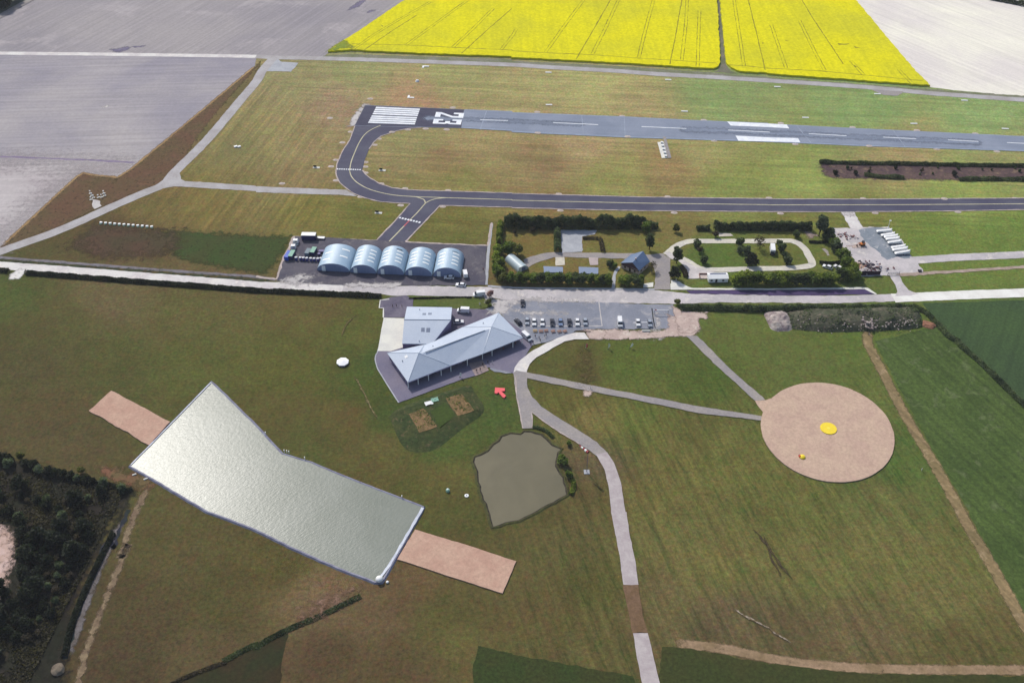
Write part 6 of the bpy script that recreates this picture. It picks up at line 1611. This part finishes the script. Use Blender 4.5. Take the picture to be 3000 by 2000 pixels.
hedge('low dark hedge strip behind the white cars', 'U2095,748 2220,750 2352,745', 1.5, 1.4, 'black', 110, .3, .2, 8)
hedge('brown bare hedge below the concrete pad', 'S1255,435 1340,432 1450,438', 1.8, 1.4, 'brown', 90, .3, .3, 9)
hedge('dark shrub strip left of the concrete pad', 'S925,350 925,450 925,560 930,605', 3.4, 3.2, 'dark', 170, .36, .4, 10)
hedge('bare brown shrub strip right of the concrete pad', 'S1470,440 1490,500 1500,560 1510,605', 2.2, 1.8, 'brown', 70, .32, .4, 11)
random.seed(21)
G1 = 'tree row between the compound and the road'
for i, (x, k, h) in enumerate(((230, 'olive', 1.15), (320, 'shrubA', .95), (420, 'shrubA', .98), (520, 'shrubB', .98), (620, 'shrubA', .95), (710, 'shrubD', .95), (800, 'shrubA', .95), (890, 'shrubA', 1.0), (980, 'shrubD', .95), (1070, 'shrubA', 1.0), (1160, 'shrubD', .96), (1250, 'shrubD', .95), (1340, 'shrubA', .95), (1420, 'shrubB', .92), (1500, 'shrubD', .88), (1570, 'shrubA', .95))):
    tree(k, 'S%d,%d' % (x, 985 + (x - 200) * .015), 'rounded green tree in the row between the huts and the road', h * .86, G1)
for x, k, h in ((1760, 'shrubB', .9), (1830, 'shrubA', .95), (1910, 'shrubD', .95), (1980, 'shrubA', .85)):
    tree(k, 'S%d,1020' % x, 'rounded green tree in the clump below the blue roofed house', h * .9, 'tree clump below the blue roofed house')
for x, y, k, h in ((170, 620, 'shrubB', .8), (150, 690, 'shrubB', .7), (170, 790, 'shrubB', .95), (155, 880, 'shrubA', .9), (185, 930, 'shrubA', .9)):
    tree(k, 'S%d,%d' % (x, y), 'bright green tree along the left edge of the compound', h, 'trees on the left edge of the compound')
tree('shrubA', 'S310,620', 'green tree with spreading crown above the nissen hut', 1.05)
tree('olive', 'S420,640', 'lighter spreading tree right of the green one above the nissen hut', 1.15)
tree('tall', 'S2100,570', 'tall dark tree standing above the blue roofed house', .8)
tree('shrubA', 'S2060,335', 'small green tree at the end of the tall dark hedge', .85)
tree('bush', 'S1590,790', 'dark bush left of the blue roofed house', 1.0)
tree('bushg', 'S1660,800', 'green bush on the lawn left of the blue roofed house', .8)
tree('thin', 'S2130,850', 'bare brownish tree at the right corner of the blue roofed house', .65)
tree('bushb', 'S610,345', 'small bare bush on the dry grass near the far hedge', .9)
tree('bushb', 'S380,370', 'faint bare bush on the dry grass at the compound corner', .7)
tree('olive', 'U262,345', 'small yellowish tree alone above the loop road', .75)
tree('tall', 'U270,745', 'dark leafy tree at the left corner of the loop', .85, None, .95)
tree('blackt', 'U245,935', 'almost black tree beside the compound entrance drive', .8, None, .7)
hedge('brown green hedge beside the entrance pavement of the loop', 'U330,800 370,850 390,930', 2.2, 1.9, 'brown', 100, .34, .3, 12)
G2 = 'dark bushes inside the loop road'
for w_, k, s in (('U535,540', 'bush', 1.15), ('U560,605', 'bushb', .9), ('U610,745', 'bush', 1.1), ('U1065,520', 'bush', 1.2), ('U1570,520', 'bush', .9), ('U1600,590', 'bush', 1.2), ('U1640,660', 'bush', .8), ('U1690,750', 'bush', 1.2), ('U765,412', 'bushb', 1.0), ('U1790,405', 'bush', 1.0), ('U1075,610', 'bushgr', .9)):
    tree(k, w_, 'low dark bush on the grass around the loop road', s, G2)
tree('poplar', 'U1150,690', 'slim grey green tree left of the dark one in the loop', .62, None, .55)
tree('blackt', 'U1225,770', 'dense dark tree in the middle of the loop', .85, None, .85)
tree('thin', 'U1330,560', 'bare thin tree beside the white motorhome', .85)
tree('poplar', 'U2085,400', 'tall grey green poplar at the far right corner of the compound', .95)
tree('shrubD', 'U2200,420', 'dark tree at the foot of the poplar', .85)
G3 = 'trees along the right edge of the compound'
for w_, k, h in (('V110,520', 'shrubD', .8), ('V170,570', 'shrubD', .75), ('V215,640', 'shrubA', .8), ('V250,710', 'bushgr', 1.5), ('V330,830', 'shrubA', .95), ('V390,880', 'shrubA', .9), ('V420,980', 'shrubA', 1.0), ('V500,1060', 'shrubB', 1.0)):
    tree(k, w_, 'green tree on the right edge of the compound beside the yard', h, G3)
G4 = 'light green tree row beside the violet asphalt'
for x, k, h in ((1060, 'shrubB', 1.1), (1160, 'shrubB', 1.15), (1250, 'shrubA', 1.1), (1400, 'shrubB', .95), (1500, 'shrubA', .9), (1600, 'shrubB', 1.1), (1690, 'shrubA', 1.0), (1780, 'shrubD', .9), (1880, 'shrubD', .95), (1970, 'shrubA', 1.0), (2060, 'shrubB', 1.05), (2150, 'shrubA', 1.0), (2240, 'shrubB', 1.05)):
    tree(k, 'U%d,1010' % x, 'yellow green tree in the row above the violet asphalt strip', h * .98, G4)
for x, k in ((320, 'shrubD'), (390, 'shrubA'), (460, 'shrubB'), (530, 'shrubA')):
    tree(k, 'V%d,1135' % x, 'yellow green tree in the row above the violet asphalt strip', .95, G4)
tree('olive', 'U280,1275', 'yellowish bush at the left end of the roadside hedge', .6)
tree('pink', 'F2150,1165', 'pink blossoming tree at the end of the lawn strip', .85)
tree('olive', 'F2135,1235', 'olive bush below the pink blossoming tree', .55)
# roadside hedges
hedge('low dark hedge along the near edge of the limestone road', 'E240,945 600,972 1200,1020 1800,1065 2352,1108 F0,1108 400,1125 800,1143 1150,1160', 3.0, 1.7, 'black', 110, .34, .25, 13)
hedge('low dark hedge left of the field entrance', 'E-600,860 -200,895 0,922 80,930', 3.0, 1.7, 'black', 110, .34, .25, 14)
hedge('thin low hedge above the lawn strip', 'Q580,75 900,68 1200,62 1480,58', .9, .7, 'black', 70, .28, .2, 15)
hedge('dark ragged hedge along the road above the earth bank', 'U310,1325 600,1325 900,1330 1200,1340 1500,1345 1800,1335 2100,1325 2352,1320 H450,1275 800,1268 1100,1265 1350,1262', 3.6, 2.4, 'dark', 130, .38, .35, 16)
hedge('dark hedge dividing the two green crop fields', 'H1350,1262 1450,1310 1560,1420 1660,1530 1740,1568 L1760,40 1950,200 2150,400 2352,590 2600,830', 2.6, 1.8, 'dark', 90, .36, .3, 17)
# heath plot bushes
hedge('dark ragged scrub edge on the far side of the heath plot', 'D470,1495 800,1505 1200,1510 1700,1520 2352,1530 3000,1535', 3.0, 1.6, 'dark', 90, .36, .35, 18)
hedge('dark scrub band on the near side of the heath plot', 'H880,40 1050,62 1250,70', 3.2, 1.5, 'dark', 80, .36, .4, 19)
hedge('dark scrub band at the right end of the heath plot', 'H1750,85 2050,82 2352,88 2800,92', 3.4, 1.5, 'dark', 80, .36, .4, 20)
random.seed(31)
for i in range(20):
    tree(random.choice(('bush', 'bushb', 'bush', 'bushk')), 'H%d,%d' % (random.uniform(560, 2340), random.uniform(-35, 62)), 'low dark bush scattered on the heath plot', random.uniform(.4, .85), 'bushes on the heath plot')
# coarse growth on the earth bank
random.seed(77)
bme = MBANK.children[0].data; vs_ = [v.co.copy() for v in bme.vertices]; pl_ = [p for p in bme.polygons]
pz, tz = [], []
for i in range(3600):
    p = random.choice(pl_); a_, b_, c_ = (vs_[k] for k in p.vertices[:3]); u, v = random.random(), random.random()
    q = a_ + (b_ - a_) * u + (c_ - b_) * v * u + Vector((0, 0, random.uniform(.0, .5)))
    n_ = noise.noise(Vector((q.x * .22, q.y * .3, 4.4)))
    if n_ < .02: continue
    pz.append((q, random.uniform(.2, .5))); tz.append(min(1, max(0, .35 + .7 * n_ + random.uniform(-.3, .3))))
leaves('growth', pz, LF['dark'], MBANK, tz)
# weeds on the garden beds and the tangle under the corner wood
random.seed(78)
pz, tz = [], []
for pl in ('J1412,662 1542,615 1665,780 1500,842', 'J1742,522 1890,482 2008,632 1852,682'):
    q_ = pts(pl)
    for i in range(420):
        u, v = random.random(), random.random(); p = q_[0].lerp(q_[1], u).lerp(q_[3].lerp(q_[2], u), v)
        if noise.noise(Vector((p.x * .5, p.y * .5, 1.1))) > .02: pz.append((p + Vector((0, 0, 1.2 + random.uniform(0, .3))), random.uniform(.15, .35))); tz.append(random.random())
tag(leaves('garden_weeds', pz, LF['mid'], None, tz), None, None, None, 'stuff')
pz, tz = [], []
for i in range(40000):
    x, y = random.uniform(-180, 1500), random.uniform(520, 3300)
    if x > 1400 - max(0, y - 800) * .5 or y < 400 + x * .22 or (x < 190 and 1100 < y < 1900): continue
    p = at('X%f,%f' % (x, y)); n_ = noise.noise(Vector((p.x * .1, p.y * .1, 2.2))) + .6 * noise.noise(Vector((p.x * .35, p.y * .35, 6.2)))
    if n_ < -.25 + random.uniform(-.1, .2): continue
    pz.append((p + Vector((0, 0, random.uniform(.1, .5 + .9 * max(0, n_)))), random.uniform(.25, .6))); tz.append(min(1, max(0, .4 + .5 * n_ + random.uniform(-.3, .3))))
tag(leaves('undergrowth', pz, leafy('thicket_tangle', (.014, .014, .009), (.080, .068, .030)), None, tz), None, None, None, 'stuff')
# pond plants
tree('shrubA', 'Y1345,690', 'round bright green bush on the right bank of the small pond', .62, None, .72)
tree('shrubA', 'Y1425,860', 'smaller green bush below the round one on the pond bank', .5, None, .52)
hedge('green reeds along the right bank of the small pond', 'Y1470,900 1485,960 1470,1030 1445,1085', 1.8, 1.1, 'light', 110, .3, .3, 21, 'reeds')
tree('bushg', 'Y1420,455', 'small green bush at the upper right pond bank', .6)
hedge('low green plants along the top bank of the small pond', 'Y960,225 1050,240 1150,290 1220,360', 1.6, .8, 'dark', 90, .3, .4, 22, 'bank_plants')
# ditch scrub bottom left and corner wood
hedge('dark green scrub line in the ditch at the bottom of the grassland', 'N960,770 800,850 550,970 300,1075 100,1180 0,1245 M2352,1215 2200,1290 2050,1370', 2.2, .45, 'dark', 80, .32, .6, 23, 'ditch_scrub')
hedge('pale dry scrub line at the foot of the ditch', 'M2080,1380 1950,1420 1700,1520 1500,1620', 1.6, .5, 'brown', 70, .3, .4, 24, 'ditch_scrub')
random.seed(41)
G5 = 'dark bushes along the upper edge of the corner wood'
for x, y, k, s in ((-120, 345, 'bushk', 1.3), (-40, 380, 'bushk', 1.3), (40, 395, 'bushk', 1.3), (120, 410, 'bushk', 1.1), (300, 455, 'bushk', 1.0), (390, 475, 'bushk', 1.15), (560, 540, 'bushk', 1.1), (640, 560, 'bushk', 1.1), (730, 575, 'bushk', 1.0), (820, 590, 'bushk', 1.0), (1000, 640, 'bushk', 1.0), (1060, 650, 'bushk', .85)):
    tree(k, 'X%d,%d' % (x, y), 'dark bush along the upper edge of the corner wood', s, G5)
hedge('thin dark hedge running on from the corner wood to the pond corner', 'X1080,640 1200,650 1320,690 1450,735 1520,720', 1.6, 1.0, 'black', 110, .34, .3, 25)
for w_, k, s, lab in (('X250,370', 'olive', .62, 'yellowish bush at the top edge of the corner wood'), ('X945,530', 'olive', .6, 'yellow green bush near the thin hedge by the wood'), ('X450,520', 'bushgr', .9, 'pale grey bush in the gap of the dark bush row'), ('X100,460', 'bushgr', 1.0, 'pale grey bush at the left frame edge of the wood'), ('X900,610', 'bushgr', .75, 'pale grey bush beside the yellow green one'),
                      ('X1200,680', 'bushgr', 1.0, 'pale grey bush under the thin dark hedge'), ('X1410,740', 'bushgr', .9, 'pale grey bush near the corner of the thin hedge')):
    tree(k, w_, lab, s)
G6 = 'dark trees of the corner wood'
random.seed(8)
spots = []
for k in range(4000):
    x, y = random.uniform(-150, 1180), random.uniform(700, 2700)
    xr = 1240 - (y - 900) * .50
    if x > xr or (x < 230 and 1060 < y < 1950): continue
    w1 = .0
    # clearings of grass and leaf litter between the trees
    if noise.noise(Vector((x * .0026, y * .0026, 3.3))) > .2: continue
    if y < 1000 and 250 < x < 1150 and y < 840: continue
    p = at('X%f,%f' % (x, y))
    if all((p - q).length > 3.3 for q in spots): spots.append(p)
print('wood', len(spots))
for i, p in enumerate(spots[:260]):
    tree(random.choice(('bushk', 'bushk', 'bushk', 'blackt', 'blackt', 'bushk', 'bush', 'bushb', 'bushb', 'bushgr')), p, 'dark tree standing inside the corner wood', random.uniform(.75, 1.3), G6)
hedge('black thorn hedge along the stony farm track', 'M1040,200 930,420 820,650 730,850 650,1080 590,1330', 2.0, 1.5, 'black', 120, .36, .3, 26)
# far corner of the site
random.seed(51)
for i, (x, y, s) in enumerate(((-40, 60, 1.6), (20, 40, 1.5), (70, 70, 1.4), (110, 20, 1.5), (-100, 90, 1.6), (30, 90, 1.2), (150, 5, 1.2))):
    tree('blackt', 'A%d,%d' % (x, y), 'dark tree beyond the grey lane in the far left corner', s, 'trees in the far left corner')
ribbon('lane', 'A-300,330 -100,215 0,155 150,72 310,-15 500,-120', 5.0, GRAVEL2, smooth=0)
sheet('meadow', 'A-300,300 -100,190 0,132 150,50 300,-32 400,-100 -600,-160 -600,300', surf('far_meadow', (104, 110, 96), (92, 96, 92), big=.05, amt=.2))
hedge('dark hedge beyond the chalky field in the far right corner', 'D2030,-10 2150,12 2280,38 2352,52 2700,120', 5, 3.0, 'dark', 60, .6, .4, 27)
for k_, o in TR.items():
    if k_ not in USED:
        for c in list(o.children): bpy.data.objects.remove(c)
        bpy.data.objects.remove(o)
# stand every thing on the surface laid under it
for o in list(COL.objects):
    if o.parent is None and 'category' in o and abs(o.location.z) < 1e-4: o.location.z = ground_z(o.location.x, o.location.y)
